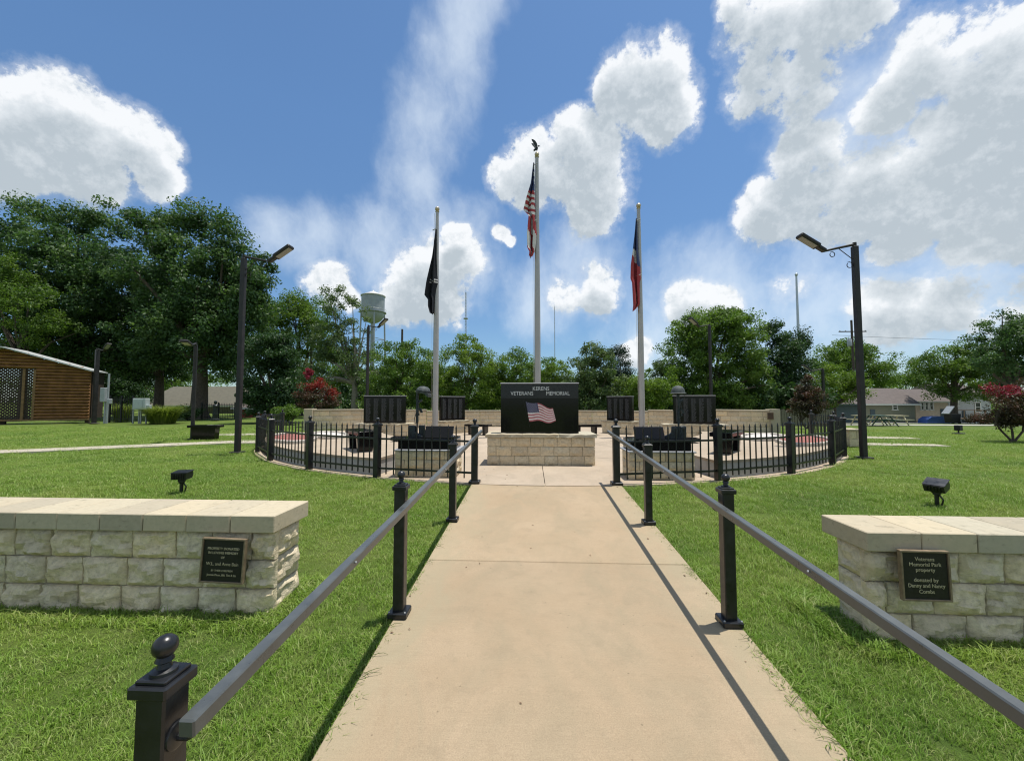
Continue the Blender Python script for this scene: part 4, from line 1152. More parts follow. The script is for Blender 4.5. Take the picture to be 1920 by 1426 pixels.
G1 = 'trees behind the log cabin'; G2 = 'trees and tall shrubs behind the curved wall'; G3 = 'trees by the houses'
ptree('broad dark elm rising right behind the log cabin roof', 130, 34, [(110, 490, 105, 85), (40, 530, 100, 95), (190, 530, 85, 95), (130, 615, 130, 70), (45, 410, 24, 34), (85, 400, 24, 30), (130, 402, 26, 30), (190, 402, 22, 30), (215, 425, 24, 30), (160, 415, 24, 26), (-60, 500, 90, 90), (20, 430, 24, 30), (190, 660, 60, 40), (90, 655, 60, 38)], 'leaf_elm', n=430, per=180, cr=0.95, size=0.264, trunk_r=0.45, trunk_h=4.5, seed=1, group=G1, limbs=22)
ptree('tall dark elm with thick trunk beside the slim lamp post', 372, 33, [(330, 510, 90, 80), (420, 530, 75, 90), (272, 425, 22, 46), (300, 415, 22, 34), (340, 415, 24, 36), (368, 420, 22, 34), (415, 435, 20, 40), (445, 455, 18, 34), (350, 620, 110, 65), (485, 530, 26, 76), (440, 610, 60, 70), (290, 660, 50, 36), (430, 680, 40, 36), (490, 480, 14, 24)], 'leaf_elm', n=430, per=180, cr=0.9, size=0.251, trunk_r=0.62, trunk_h=5.2, seed=2, group=G1, limbs=24)
ptree('shaded elm with leaning trunk between cabin and thick trunked elm', 296, 37, [(270, 620, 90, 60), (220, 570, 80, 80), (300, 560, 80, 90), (250, 690, 70, 40), (330, 690, 50, 36)], 'leaf_dark', n=220, per=152, cr=0.9, size=0.251, trunk_r=0.42, trunk_h=4.0, seed=3, group=G1, limbs=16)
ptree('bright green tree overhanging the cabin roof', 40, 29.5, [(40, 560, 70, 55), (95, 580, 40, 50), (20, 510, 40, 35), (70, 625, 70, 30), (-50, 560, 70, 70)], 'leaf_mid', n=130, per=152, cr=0.6, size=0.172, trunk_r=0.25, trunk_h=4.0, seed=4, group=G1)
ptree('dense dark oak with foliage to the ground behind the tall lamp post', 515, 27, [(515, 700, 58, 62), (500, 650, 40, 40), (540, 740, 48, 38), (490, 745, 38, 38), (530, 660, 38, 36)], 'leaf_dark', n=170, per=161, cr=0.55, size=0.172, trunk_r=0.25, trunk_h=1.0, seed=5, group=G1)
ptree('mid green tree between the dark oak and the pole with transformer', 560, 42, [(540, 610, 50, 60), (590, 600, 40, 50), (560, 570, 40, 30), (600, 650, 45, 45), (500, 600, 40, 60)], 'leaf_mid', n=170, per=142, cr=0.8, size=0.224, trunk_r=0.35, trunk_h=3.0, seed=6, group=G1)
ptree('airy tree with bare pale limbs beside the water tower', 664, 36, [(635, 560, 38, 30), (650, 600, 40, 40), (620, 640, 50, 40), (660, 660, 38, 50), (690, 700, 34, 50), (610, 700, 50, 45)], 'leaf_greyish', n=150, per=114, cr=0.55, size=0.172, trunk_r=0.30, trunk_h=3.2, seed=7, bark='bark_pale', limbs=20, group=G1)
ptree('bushy green tree right below the water tower', 740, 34, [(745, 680, 48, 50), (720, 720, 45, 45), (775, 715, 40, 45), (760, 650, 34, 26), (800, 700, 28, 40)], 'leaf_mid', n=130, per=152, cr=0.5, size=0.158, trunk_r=0.2, trunk_h=1.4, seed=8, group=G2)
ptree('rounded yellow green tree behind the black flag pole', 875, 34, [(870, 680, 52, 50), (905, 705, 45, 45), (850, 715, 40, 45), (885, 650, 36, 24)], 'leaf_light', n=130, per=161, cr=0.5, size=0.152, trunk_r=0.2, trunk_h=1.4, seed=9, group=G2)
ptree('green shrubby tree just before the tallest flagpole', 965, 35, [(965, 695, 42, 42), (990, 715, 40, 40), (945, 720, 34, 40), (975, 668, 28, 18)], 'leaf_mid', n=100, per=152, cr=0.5, size=0.152, trunk_r=0.18, trunk_h=1.4, seed=10, group=G2)
ptree('bright green shrubby tree just past the tallest flagpole', 1035, 35, [(1035, 705, 36, 40), (1055, 720, 34, 38), (1015, 725, 30, 36), (1030, 680, 22, 16)], 'leaf_light', n=95, per=152, cr=0.48, size=0.145, trunk_r=0.16, trunk_h=1.4, seed=11, group=G2)
ptree('glossy leaved green tree behind the monument corner', 1105, 33, [(1105, 690, 46, 44), (1130, 720, 40, 40), (1085, 720, 36, 40), (1110, 660, 32, 16)], 'leaf_greyish', n=120, per=152, cr=0.5, size=0.172, trunk_r=0.18, trunk_h=1.4, seed=12, group=G2)
ptree('dark pointed cedar behind the shrubby trees', 1162, 46, [(1160, 665, 16, 18), (1160, 690, 30, 30), (1165, 720, 38, 30)], 'leaf_cedar', n=90, per=133, cr=0.6, size=0.185, trunk_r=0.2, trunk_h=2, seed=13, group=G2)
ptree('light green tall shrub around the red white and blue flag pole', 1205, 33, [(1185, 725, 34, 38), (1230, 715, 34, 40), (1205, 745, 48, 30)], 'leaf_light', n=100, per=152, cr=0.45, size=0.145, trunk_r=0.15, trunk_h=1.0, seed=14, group=G2)
ptree('very large rounded tree behind the round helmet statue', 1335, 38, [(1330, 640, 72, 62), (1380, 650, 50, 70), (1280, 680, 45, 50), (1360, 605, 45, 30), (1330, 720, 75, 45), (1410, 700, 40, 55), (1300, 630, 36, 36)], 'leaf_mid', n=300, per=171, cr=0.72, size=0.198, trunk_r=0.4, trunk_h=2.4, seed=15, group=G2, limbs=16)
ptree('dark spiky topped tree between the big tree and silver pole', 1455, 40, [(1455, 660, 36, 50), (1490, 680, 34, 50), (1440, 720, 45, 50), (1480, 730, 40, 45), (1450, 620, 16, 18), (1500, 640, 14, 20)], 'leaf_dark', n=170, per=161, cr=0.65, size=0.198, trunk_r=0.35, trunk_h=1.8, seed=16, group=G2)
ptree('rounded distant tree behind the utility pole crossarm', 1600, 62, [(1560, 680, 45, 38), (1620, 680, 45, 42), (1590, 660, 40, 24), (1650, 710, 24, 32)], 'leaf_mid', n=160, per=142, cr=0.95, size=0.277, trunk_r=0.4, trunk_h=3, seed=17, group=G3)
ptree('bright green low tree beside the dark garage', 1565, 40, [(1565, 715, 38, 32), (1590, 735, 24, 28), (1540, 740, 24, 26)], 'leaf_light', n=95, per=142, cr=0.5, size=0.172, trunk_r=0.2, trunk_h=1.8, seed=18, group=G3)
ptree('spreading tree over the shingled houses', 1790, 44, [(1780, 680, 50, 32), (1830, 670, 50, 36), (1740, 690, 32, 24), (1800, 715, 60, 26), (1870, 690, 40, 40), (1775, 742, 26, 16), (1860, 735, 30, 22), (1735, 715, 26, 18)], 'leaf_mid', n=190, per=161, cr=0.62, size=0.185, trunk_r=0.3, trunk_h=3.2, seed=19, group=G3)
ptree('tall tree at the picture edge above the pink crape myrtle', 1900, 37, [(1890, 640, 48, 48), (1930, 610, 50, 50), (1860, 670, 34, 34), (1920, 690, 60, 34), (1990, 640, 60, 70)], 'leaf_elm', n=190, per=161, cr=0.62, size=0.185, trunk_r=0.35, trunk_h=3.2, seed=20, group=G3)
ptree('far hazy tree beyond the gap above the houses', 1690, 95, [(1690, 712, 26, 12), (1660, 720, 20, 12), (1720, 705, 22, 14)], 'leaf_mid', n=60, per=114, cr=1.3, size=0.330, trunk_r=0.3, trunk_h=2, seed=21, group=G3)
ptree('pale green tree seen between the elm trunks', 330, 62, [(250, 690, 60, 40), (340, 690, 70, 36), (420, 690, 60, 40), (300, 730, 90, 26)], 'leaf_mid', n=150, per=142, cr=1.0, size=0.297, trunk_r=0.35, trunk_h=2, seed=41, group=G1)
ptree('dark tree filling the gap past the cabin corner', 215, 44, [(215, 700, 50, 50), (250, 740, 40, 30), (180, 720, 40, 40)], 'leaf_dark', n=130, per=142, cr=0.8, size=0.238, trunk_r=0.3, trunk_h=2, seed=42, group=G1)
ptree('far tree closing the view behind the airy tree', 640, 60, [(620, 690, 60, 50), (690, 700, 60, 44), (560, 700, 50, 50), (760, 710, 50, 36)], 'leaf_mid', n=190, per=142, cr=1.0, size=0.297, trunk_r=0.3, trunk_h=2, seed=43, group=G1)
for (lab, px, Y, ls, lf, sd_) in (('olive green tree between water tower and black flag pole', 812, 41, [(812, 705, 36, 42), (795, 725, 30, 34), (835, 725, 28, 34)], 'leaf_mid', 51), ('small green tree tucked beside the monument edge', 925, 40, [(922, 715, 30, 36), (940, 730, 24, 28)], 'leaf_light', 52),
                                  ('dusky green tree directly behind the tallest flagpole', 1004, 42, [(1004, 712, 34, 38), (1025, 728, 28, 30)], 'leaf_mid', 53), ('slender green tree between limp flag and very large tree', 1248, 41, [(1248, 712, 28, 40), (1262, 735, 28, 28)], 'leaf_greyish', 54)):
    ptree(lab, px, Y, ls, lf, n=95, per=150, cr=0.55, size=0.17, trunk_r=0.16, trunk_h=1.4, seed=sd_, group=G2)
# crape myrtles
ptree('crape myrtle covered in red blossom at the end of the curved wall', 596, 23.0, [(596, 752, 36, 24), (575, 745, 18, 22), (618, 745, 18, 22)], 'leaf_maroon', n=70, per=133, cr=0.28, size=0.079, trunk_r=0.05, trunk_h=0.7, seed=22, name='crape_myrtle', stems=3,
      extra=[(plobes(23.0, tpt(596, 780, 23.0), [(592, 726, 28, 14), (620, 738, 14, 12), (570, 740, 13, 12), (600, 716, 12, 9)]), 'bloom_red', 60, 46, 0.22, 0.085, 'blossom'), (plobes(23.0, tpt(596, 780, 23.0), [(580, 700, 6, 9), (585, 690, 4, 8)]), 'bloom_pink', 9, 60, 0.13, 0.10, 'pink_spray')])
ptree('multi stemmed crape myrtle with dark pink blossom on the lawn by the houses', 1898, 15.5, [(1890, 765, 32, 34), (1925, 760, 34, 36), (1905, 785, 30, 18)], 'leaf_maroon', n=90, per=152, cr=0.25, size=0.066, trunk_r=0.035, trunk_h=0.75, seed=23, name='crape_myrtle', stems=3,
      extra=[(plobes(15.5, tpt(1898, 780, 15.5), [(1866, 724, 14, 8), (1888, 734, 18, 10), (1915, 732, 22, 12), (1945, 738, 24, 14)]), 'bloom_pink', 52, 46, 0.16, 0.065, 'blossom')])
ptree('dark maroon crape myrtle in front of the silver flagpole', 1512, 24, [(1512, 735, 20, 22), (1505, 760, 24, 20), (1522, 755, 20, 22), (1512, 715, 10, 12)], 'leaf_maroon', n=90, per=142, cr=0.26, size=0.086, trunk_r=0.05, trunk_h=0.5, seed=24, name='crape_myrtle', stems=2)
MB().box((0, 0, 0), (0.1, 0.1, 0.1))
# low shrubs
for (lab, px, Y, ls, lf, sd_) in (('low round shrub under the thick trunked elm', 352, 30, [(352, 775, 18, 15)], 'leaf_dark', 31), ('low yellow green shrub below the dark oak', 545, 25, [(538, 775, 24, 12)], 'leaf_mid', 32),
                                  ('brown dry brush pile by the pale blue house', 1838, 40, [(1838, 787, 18, 9)], 'leaf_maroon', 33)):
    ptree(lab, px, Y, ls, lf, n=30, per=133, cr=0.35, size=0.106, trunk_r=0.05, trunk_h=0.2, seed=sd_, name='shrub', cat='shrub', limbs=4)


def reeds(label, px, Y, w, h, n, seed):
    rng = np.random.default_rng(seed); b = tpt(px, 790, Y); t = thing('ornamental_grass', label, 'ornamental grass', b, 0, 'ornamental grasses by the cabinets')
    V = []; Q = []; T = []
    for i in range(n):
        a = rng.uniform(0, 6.28); r = w * .35 * math.sqrt(rng.random()); x, y = r * math.cos(a), r * math.sin(a); L = h * rng.uniform(.7, 1.1); o = rng.uniform(.2, .62) * w; s = np.array([-math.sin(a), math.cos(a), 0]) * 0.012
        p = [np.array([x, y, 0]), np.array([x + o * .35 * math.cos(a), y + o * .35 * math.sin(a), L * .7]), np.array([x + o * math.cos(a), y + o * math.sin(a), L * rng.uniform(.6, .95)])]
        k = len(V); V += [p[0] - s, p[0] + s, p[1] + s * .9, p[1] - s * .9, p[2] + s * .2, p[2] - s * .2]; Q += [(k, k + 1, k + 2, k + 3), (k + 3, k + 2, k + 4, k + 5)]; c = rng.random(); T += [c, c]
    O('blades', raw_mesh('blades', np.array(V), np.array(Q), M['leaf_reed'], np.array(T)), t)


reeds('rounded clump of bright ornamental grass beside the grey cabinet', 305, 25.5, 1.9, 1.3, 1500, 1)
reeds('narrow clump of ornamental grass between meter post and grey cabinet', 228, 27.5, 1.1, 1.35, 800, 2)

# undergrowth behind the wall: one mass of leaves nobody could count
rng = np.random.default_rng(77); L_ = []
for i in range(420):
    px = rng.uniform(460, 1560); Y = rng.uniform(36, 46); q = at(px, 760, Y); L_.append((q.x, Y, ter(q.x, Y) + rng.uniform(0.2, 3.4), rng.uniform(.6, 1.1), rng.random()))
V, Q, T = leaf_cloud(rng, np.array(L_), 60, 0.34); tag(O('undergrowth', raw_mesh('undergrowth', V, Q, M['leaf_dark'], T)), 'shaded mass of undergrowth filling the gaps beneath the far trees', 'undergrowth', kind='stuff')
L_ = []
for i in range(620):
    px = rng.uniform(-300, 2250); Y = rng.uniform(100, 150); q = at(px, 745, Y); L_.append((q.x, Y, -1.5 + rng.uniform(0.2, 9.5), rng.uniform(1.4, 2.4), rng.random()))
V, Q, T = leaf_cloud(rng, np.array(L_), 45, 0.8); tag(O('far_wood', raw_mesh('far_wood', V, Q, M['leaf_mid'], T)), 'low far wood closing the view along the horizon', 'wood', kind='stuff')


# ------------------------------------------------------------------ log cabin
def cabin():
    Y = 26.0; A = at(165, 790, Y); x1 = A.x; z0 = 0.30; eave = at(172, 694, Y).z; TH = R(30); ct, st = math.cos(TH), math.sin(TH)
    def along(px):                              # distance from the near corner along the turned gable front
        d = pray(px, 700); q = d[0] / d[1]; return (x1 - q * Y) / (ct - q * st)
    half = along(8); xr, yr = x1 - half * ct, Y - half * st; zr = at(8, 653, yr).z; D = 2.2
    c = thing('log_cabin', 'brown log sided cabin with lattice panels and pale metal roof edge', 'cabin', (xr, yr, 0), TH)
    dx0, dx1 = half - along(-95), half - along(64); dzt = at(64, 692, Y - along(64) * st).z
    def top_at(x): return zr - (zr - eave) * abs(x) / half
    for pol in ([(dx1, z0), (half - .1, z0), (half - .1, eave - .1), (dx1, top_at(dx1) - .12)], [(-half + .1, z0), (dx0, z0), (dx0, top_at(dx0) - .12), (-half + .1, eave - .1)], [(dx0, dzt), (dx1, dzt), (dx1, top_at(dx1) - .12), (0, zr - .12), (dx0, top_at(dx0) - .12)]):
        MB().prism(pol, 1, 0.18, 0.20).build('gable_backing', M['cabin_dark'], c)
    lh = 0.205; z = z0
    while z < zr - .1:
        zc = z + lh / 2; xm = half if zc < eave else half * (zr - zc) / (zr - eave)
        segs = [(-xm, xm)] if z >= dzt - .02 else [(-xm, dx0 - .06), (dx1 + .06, xm)]
        for a, b in segs:
            if b - a < .2: continue
            n = 7; prof = [(0.12 - 0.14 * math.sin(math.pi * i / (n - 1)) ** .8, z + lh * i / (n - 1)) for i in range(n)] + [(0.17, z + lh), (0.17, z)]
            MB().prism([(p[0], p[1]) for p in prof], 0, a, b).build('log', M['cabin_log'], c, smooth=False)
        z += lh
    for x in (dx0 - .03, dx1 + .03, (dx0 + dx1) / 2 - 1.4, (dx0 + dx1) / 2 + 0.2, (dx0 + dx1) / 2 + 1.35): MB().box((x, 0.06, (z0 + dzt) / 2), (0.12, 0.14, dzt - z0)).build('door_post', M['cabin_trim'], c)
    lm = MB(); w = dx1 - dx0; h = dzt - z0
    for s in (-1, 1):
        k = -h
        while k < w + h:
            a = Vector((dx0 + k, 0.10 + .012 * s, z0)) if s > 0 else Vector((dx0 + k, 0.10 + .012 * s, dzt)); t0 = max(0, -k); t1 = min(h, w - k)
            if t1 > t0:
                d = Vector((1, 0, s)); lm.bar(a + d * t0, a + d * t1, 0.02, 0.085)
            k += 0.19
    lm.build('lattice', M['cabin_dark'], c)
    MB().box((0, 0.0, z0 - .05), (2 * half, .2, .10)).build('sill_beam', M['cabin_trim'], c)
    for x in (half - .1, 0, -half + .1): MB().box((x, .2, .13), (.2, .2, .3)).build('pier', M['cabin_dark'], c)
    for s in (-1, 1):
        MB().prism([(s * (half + .16), eave - .06 - .03), (s * (half + .16), eave + .03 - .04), (0, zr + .09), (0, zr + .02)], 1, -0.45, D).build('roof_panel', M['metal_roof'], c)
    MB().box((half - .06, D / 2 + .2, (z0 + eave) / 2), (.1, D - .4, eave - z0)).build('side_wall', M['cabin_dark'], c)


cabin()

# utility cabinets by the cabin
Y = 25.2; p = at(264, 775, Y); e = thing('utility_cabinet', 'pale grey utility cabinet on posts beside ornamental grass', 'cabinet', (p.x, Y, 0))
k = Y / FPX; zc = at(264, 757, Y).z
MB().box((0, 0, zc), (26 * k, .35, 22 * k), None, .02).build('cabinet_body', M['cabinet_grey'], e); MB().box((-2 * k, -.185, zc), (20 * k, .02, 18 * k), None, .006).build('cabinet_door', M['cabinet_grey'], e); MB().box((16 * k, 0, zc - 6 * k), (6 * k, .2, 8 * k), None, .01).build('side_box', M['cabinet_grey'], e)
for x in (-17, -5, -1, 10): MB().tube([(x * k, 0.05, 0), (x * k, 0.05, zc + (10 * k if x == -17 else -9 * k))], .045, 8).build('support_post', M['galvanised'], e)
MB().bar((-17 * k, .05, zc + 10 * k), (0, .05, zc + 10 * k), .05, .05).build('crossbar', M['galvanised'], e)
p = at(197, 775, Y); e = thing('meter_post', 'grey electric meter boxes on a pole beside the cabin corner', 'meter box', (p.x, Y, 0))
MB().box((-4 * k, 0, at(0, 740, Y).z), (10 * k, .25, 28 * k), None, .02).build('meter_box', M['galvanised'], e); MB().box((8 * k, 0, at(0, 752, Y).z), (6 * k, .2, 10 * k), None, .02).build('meter_box', M['galvanised'], e)
for x, t in ((-4, 740), (1, 700)): MB().tube([(x * k, .1, 0), (x * k, .1, at(190, t, Y).z)], .055, 8).build('conduit', M['galvanised'], e)


def straight_fence(label, xa, xb, Y, h, n, mat='black_paint', cat='fence', group=None, posts=3, pk=0.02):
    f = thing('yard_fence', label, cat, ((xa + xb) / 2, Y, ter((xa + xb) / 2, Y)), 0, group); L = xb - xa
    for z in (.15 * h, .9 * h): MB().box((0, 0, z), (L, .03, .04)).build('fence_rail', M[mat], f)
    pm = MB().box((0, 0, h / 2), (pk, pk, h)).mesh('picket', M[mat])
    for i in range(n): O('picket', pm, f, (-L / 2 + L * (i + .5) / n, 0.026, 0))
    pp = MB().box((0, 0, h * .53), (.08, .08, h * 1.06)).mesh('post', M[mat])
    for i in range(posts): O('post', pp, f, (-L / 2 + L * i / (posts - 1), 0, 0))


straight_fence('black iron fence between the cabin and the grey cabinet', at(205, 780, 26.5).x, at(248, 780, 26.5).x, 26.5, 1.75, 14)
straight_fence('black iron fence in the shade before the olive building', at(378, 780, 31).x, at(440, 780, 31).x, 31, 1.3, 20)
straight_fence('weathered grey board fence at the end of the curved wall', at(1446, 780, 29).x, at(1562, 780, 29).x, 29, 1.1, 24, 'siding_olive', posts=6, pk=0.13)

# statue under the trees
p = tpt(403, 785, 29.5); s_ = thing('garden_statue', 'dark garden statue standing under the elms', 'statue', p)
MB().lathe([(.30, 0), (.30, .12), (.20, .16), (.20, .3), (.22, .34)], 14).build('plinth', M['statue_bronze'], s_)
MB().lathe([(.17, .34), (.20, .5), (.16, .8), (.19, 1.0), (.21, 1.12), (.10, 1.2), (.07, 1.25), (.12, 1.34), (.12, 1.44), (.02, 1.52)], 14, (0, 0, 0), 1, .75).build('figure', M['statue_bronze'], s_, smooth=True)


# ------------------------------------------------------------------ buildings
def house(label, pxa, pxb, Y, y_eave, y_ridge, wall, D=9.0, roof='shingle', ridge=(0.0, 1.0), name='house', over=.35, wins=(), hip=False):
    A, B = at(pxa, 780, Y), at(pxb, 780, Y); zb = min(ter(A.x, Y), ter(B.x, Y)) - .05; ze = at((pxa + pxb) / 2, y_eave, Y).z - zb; zr = at((pxa + pxb) / 2, y_ridge, Y).z - zb; W = B.x - A.x
    h = thing(name, label, 'house', ((A.x + B.x) / 2, Y, zb)); a, b = -W / 2, W / 2
    MB().box((0, D / 2, ze / 2), (W, D, ze)).build('wall', M[wall], h)
    nb = int(ze / .2)
    for i in range(nb): MB().box((0, -.012, .1 + i * .2), (W + .01, .025, .185), Euler((R(2.5), 0, 0))).build('siding_board', M[wall], h)
    r0, r1 = a - over + ridge[0] * (W + 2 * over), a - over + ridge[1] * (W + 2 * over)
    rf = MB(); e0, e1 = a - over, b + over
    vs = [(e0, -over, ze), (e1, -over, ze), (r1, D / 2, zr), (r0, D / 2, zr), (e0, D + over, ze), (e1, D + over, ze)]; lo = [(x, y, z - .14) for x, y, z in vs]
    rf.add(vs + lo, [(0, 1, 2, 3), (3, 2, 5, 4), (0, 3, 4), (1, 5, 2), (6, 7, 1, 0), (7, 11, 5, 1), (10, 6, 0, 4), (6, 9, 8, 7), (9, 10, 11, 8), (11, 10, 4, 5), (6, 10, 9), (7, 8, 11)])
    rf.build('roof', M[roof], h)
    MB().box((0, -over - .02, ze - .07), (W + 2 * over, .05, .16)).build('fascia', M['white_trim' if wall != 'siding_dark' else wall], h)
    for (px, pw_, y0, y1, kind) in wins:
        x = at(px, y0, Y).x - h.location.x; w = pw_ * Y / FPX; zt, zb2 = at(px, y0, Y).z - zb, at(px, y1, Y).z - zb; zc = (zt + zb2) / 2; hh = zt - zb2
        if kind == 'door':
            d = MB().box((x, -.05, hh / 2 + .05), (w, .06, hh)).build('door', M['siding_dark'], h); MB().ball((x + w * .35, -.1, hh * .45), .05, 8, 6).build('handle', M['galvanised'], d)
        else:
            f = MB()
            for (cx, cz, sx, sz) in ((x, zc + hh / 2, w + .2, .1), (x, zc - hh / 2, w + .2, .1), (x - w / 2, zc, .1, hh), (x + w / 2, zc, .1, hh)): f.box((cx, -.05, cz), (sx, .07, sz))
            fo = f.build('window', M['white_trim'], h); MB().box((x, -.035, zc), (w - .05, .02, hh - .05)).build('pane', M['window_dark'], fo); MB().box((x, -.055, zc), (w - .06, .02, .05)).build('glazing_bar', M['white_trim'], fo)
    return h


house('green grey house with brown shingle roof across the lawn', 1622, 1716, 45, 757, 726, 'siding_green', 6, ridge=(0.42, 1.10), wins=((1677, 8, 758, 768, 'w'), (1635, 8, 758, 783, 'door')))
house('beige house with a row of white windows behind the blue tarp', 1717, 1778, 47, 752, 728, 'siding_beige', 5, ridge=(0.1, 0.9), wins=((1728, 5, 752, 768, 'w'), (1736, 5, 752, 768, 'w'), (1745, 6, 752, 768, 'w'), (1765, 6, 752, 778, 'door')))
house('pale blue house with front steps behind the spreading tree', 1780, 1858, 49, 742, 716, 'siding_blue', 6, ridge=(0.1, 0.9), wins=((1832, 9, 754, 772, 'w'), (1805, 6, 752, 774, 'door'), (1792, 6, 748, 760, 'w')))
house('dark blue green garage beside the lamp post', 1566, 1612, 43.5, 757, 744, 'siding_dark', 4, ridge=(0.2, 0.8))
house('olive walled building with big plain roof behind the elms', 262, 437, 48, 760, 722, 'siding_olive', 9, 'roof_olive', ridge=(0.03, 0.97))
house('small brick outbuilding behind the dark oak', 444, 474, 36, 764, 752, 'brick_red', 4, ridge=(0.1, 0.9))
# yard items by the houses
p = tpt(1750, 783, 43); t = thing('covered_heap', 'heap under a blue tarp before the beige house', 'tarp', p); MB().prism([(-1.1, 0), (1.1, 0), (.95, .55), (.3, .72), (-.6, .66), (-1.0, .4)], 1, -.5, .5).build('tarp', M['tarp_blue'], t)
p = tpt(1786, 790, 41); t = thing('trash_bin', 'black wheeled trash bin with open lid by the driveway', 'trash bin', p); MB().prism([(-.36, .08), (.36, .08), (.46, .95), (-.46, .95)], 1, -.35, .35).build('bin_body', M['bin_black'], t); MB().box((-.35, 0, 1.3), (.06, .72, .9), Euler((0, R(38), 0))).build('lid', M['galvanised'], t)
for s in (-1, 1): MB().tube([(s * .3, -.38, .12), (s * .3, -.30, .12)], .12, 12).build('wheel', M['bin_black'], t)
p = tpt(1818, 782, 47.9); t = thing('porch_deck', 'low wooden porch deck in front of the pale blue house', 'deck', p)
for i in range(6): MB().box((0, -.5 + i * .2, .46), (4.6, .18, .05)).build('plank', M['deck_wood'], t)
for x in (-2.1, 0, 2.1): MB().box((x, -.45, .22), (.12, .12, .44)).build('post', M['deck_wood'], t)
for x in (-2.2, -1.1, 0, 1.1, 2.2): MB().box((x, -.55, .95), (.07, .07, .95)).build('baluster', M['deck_wood'], t)
MB().box((0, -.55, 1.42), (4.5, .1, .06)).build('handrail', M['deck_wood'], t)


def picnic(label, px, Y, rz, mat):
    p = tpt(px, 790, Y); t = thing('picnic_table', label, 'picnic table', p, rz, 'picnic tables on the far lawn')
    for i in range(5): MB().box((0, -.32 + i * .16, .74), (2.3, .145, .04)).build('plank', M[mat], t)
    for y in (-.75, .75): MB().box((0, y, .45), (2.3, .26, .04)).build('bench_plank', M[mat], t)
    for x in (-.85, .85):
        for y in (-1, 1): MB().bar((x, y * .28, .72), (x, y * .75, 0), .06, .06).build('leg', M[mat], t)
        MB().bar((x, -.8, .42), (x, .8, .42), .05, .07).build('brace', M[mat], t)


picnic('pale yellow picnic table nearest the lamp post', 1632, 32, R(4), 'table_yellow')
picnic('pale yellow picnic table beside a green one', 1666, 33, R(-5), 'table_yellow')
picnic('dark green picnic table between the pale yellow ones', 1649, 30.5, R(70), 'table_green')
p = tpt(1797, 805, 19); t = thing('ground_lamp', 'tiny black ground lamp on the lawn before the driveway', 'ground lamp', p, R(20)); MB().box((0, 0, .28), (.24, .2, .24), None, .02).build('lamp_head', M['bin_black'], t); MB().tube([(0, 0, 0), (0, 0, .2)], .03, 8).build('stake', M['bin_black'], t); MB().box((0, 0, .03), (.4, .3, .06), None, .02).build('base', M['bin_black'], t)


# ------------------------------------------------------------------ poles, mast, water tower
def utility_pole(label, px, Y, y_top, arm=0.0, trans=0, zarm=.6):
    p = tpt(px, 780, Y); h = at(px, y_top, Y).z - p.z; u = thing('utility_pole', label, 'utility pole', p, 0, 'utility poles')
    MB().tube([(0, 0, 0), (0, 0, h)], [.17, .12], 10).build('pole', M['bark'], u, smooth=True)
    if arm:
        MB().box((0, -.12, h - zarm), (arm, .1, .12)).build('crossarm', M['bark'], u)
        for x in (-.46, -.25, .25, .46): MB().lathe([(.04, 0), (.06, .05), (.03, .12)], 8, (x * arm, -.12, h - zarm + .06)).build('insulator', M['galvanised'], u)
    if trans: MB().lathe([(.02, 0), (.24, .02), (.26, .1), (.26, .85), (.18, .95), (.02, 1.0)], 16, (trans * .42, -.1, h - zarm - 1.9)).build('transformer', M['galvanised'], u, smooth=True)
    return p, h


utility_pole('utility pole with pale transformer among the trees', 581, 46, 616, 1.4, 1, .5)
utility_pole('plain dark utility pole standing behind the bushy green tree', 752, 46, 617)
utility_pole('distant utility pole with crossarm and transformer behind the lamp post', 1604, 54, 600, 3.4, -1, 1.5)
w1 = MB(); a, b = at(1560, 628, 54), at(2300, 640, 60)
w = thing('power_line', 'thin power lines crossing the sky above the houses', 'power line', (a.x, 54, 0))
for dz in (0.0, 3.4):
    w1 = MB(); pts = []
    for i in range(13):
        t = i / 12; q = a.lerp(b, t); pts.append((q.x - a.x, q.y - 54, q.z - dz - 5.0 * t * (1 - t) * .35)) 
    w1.tube(pts, .018, 5); w1.build('cable', M['bin_black'], w)

Y = 150; c = at(699, 600, Y); k = Y / FPX
wt = thing('water_tower', 'old silver water tower with conical roof above the trees', 'water tower', (c.x, Y, 0)); z_e, z_b, z_bot = at(699, 556, Y).z, at(699, 586, Y).z, at(699, 606, Y).z; r = 21.5 * k
MB().lathe([(r, z_b), (r, z_e)], 32).build('tank', M['tank_steel'], wt, smooth=True)
MB().lathe([(r * 1.07, z_e), (r * 1.07, z_e + .25), (r * .5, z_e + 1.25), (.3, z_e + 2.1), (.05, z_e + 2.6)], 32).build('roof', M['tank_roof'], wt, smooth=True)
MB().lathe([(.3, z_bot)] + [(r * math.sin(t), z_b - .05 - (z_b - z_bot) * math.cos(t)) for t in np.linspace(.1, 1.55, 9)], 32).build('bowl', M['tank_steel'], wt, smooth=True)
bl = MB(); bl.lathe([(r * 1.0, z_b - .1), (r * 1.16, z_b - .1), (r * 1.16, z_b + .1), (r * 1.0, z_b + .1)], 32); bl.build('balcony', M['tank_steel'], wt)
MB().tube([(r * 1.14 * math.cos(t), r * 1.14 * math.sin(t), z_b + 1.0) for t in np.linspace(0, 6.283, 33)], .05, 5).build('balcony_rail', M['galvanised'], wt)
for t in (.5, 2.07, 3.64, 5.21): MB().tube([(r * 1.25 * math.cos(t), r * 1.25 * math.sin(t), 0), (r * .98 * math.cos(t), r * .98 * math.sin(t), z_b + .5)], .32, 8).build('leg', M['tank_steel'], wt)
MB().tube([(0, 0, 0), (0, 0, z_bot + .5)], .6, 10).build('riser', M['tank_steel'], wt)
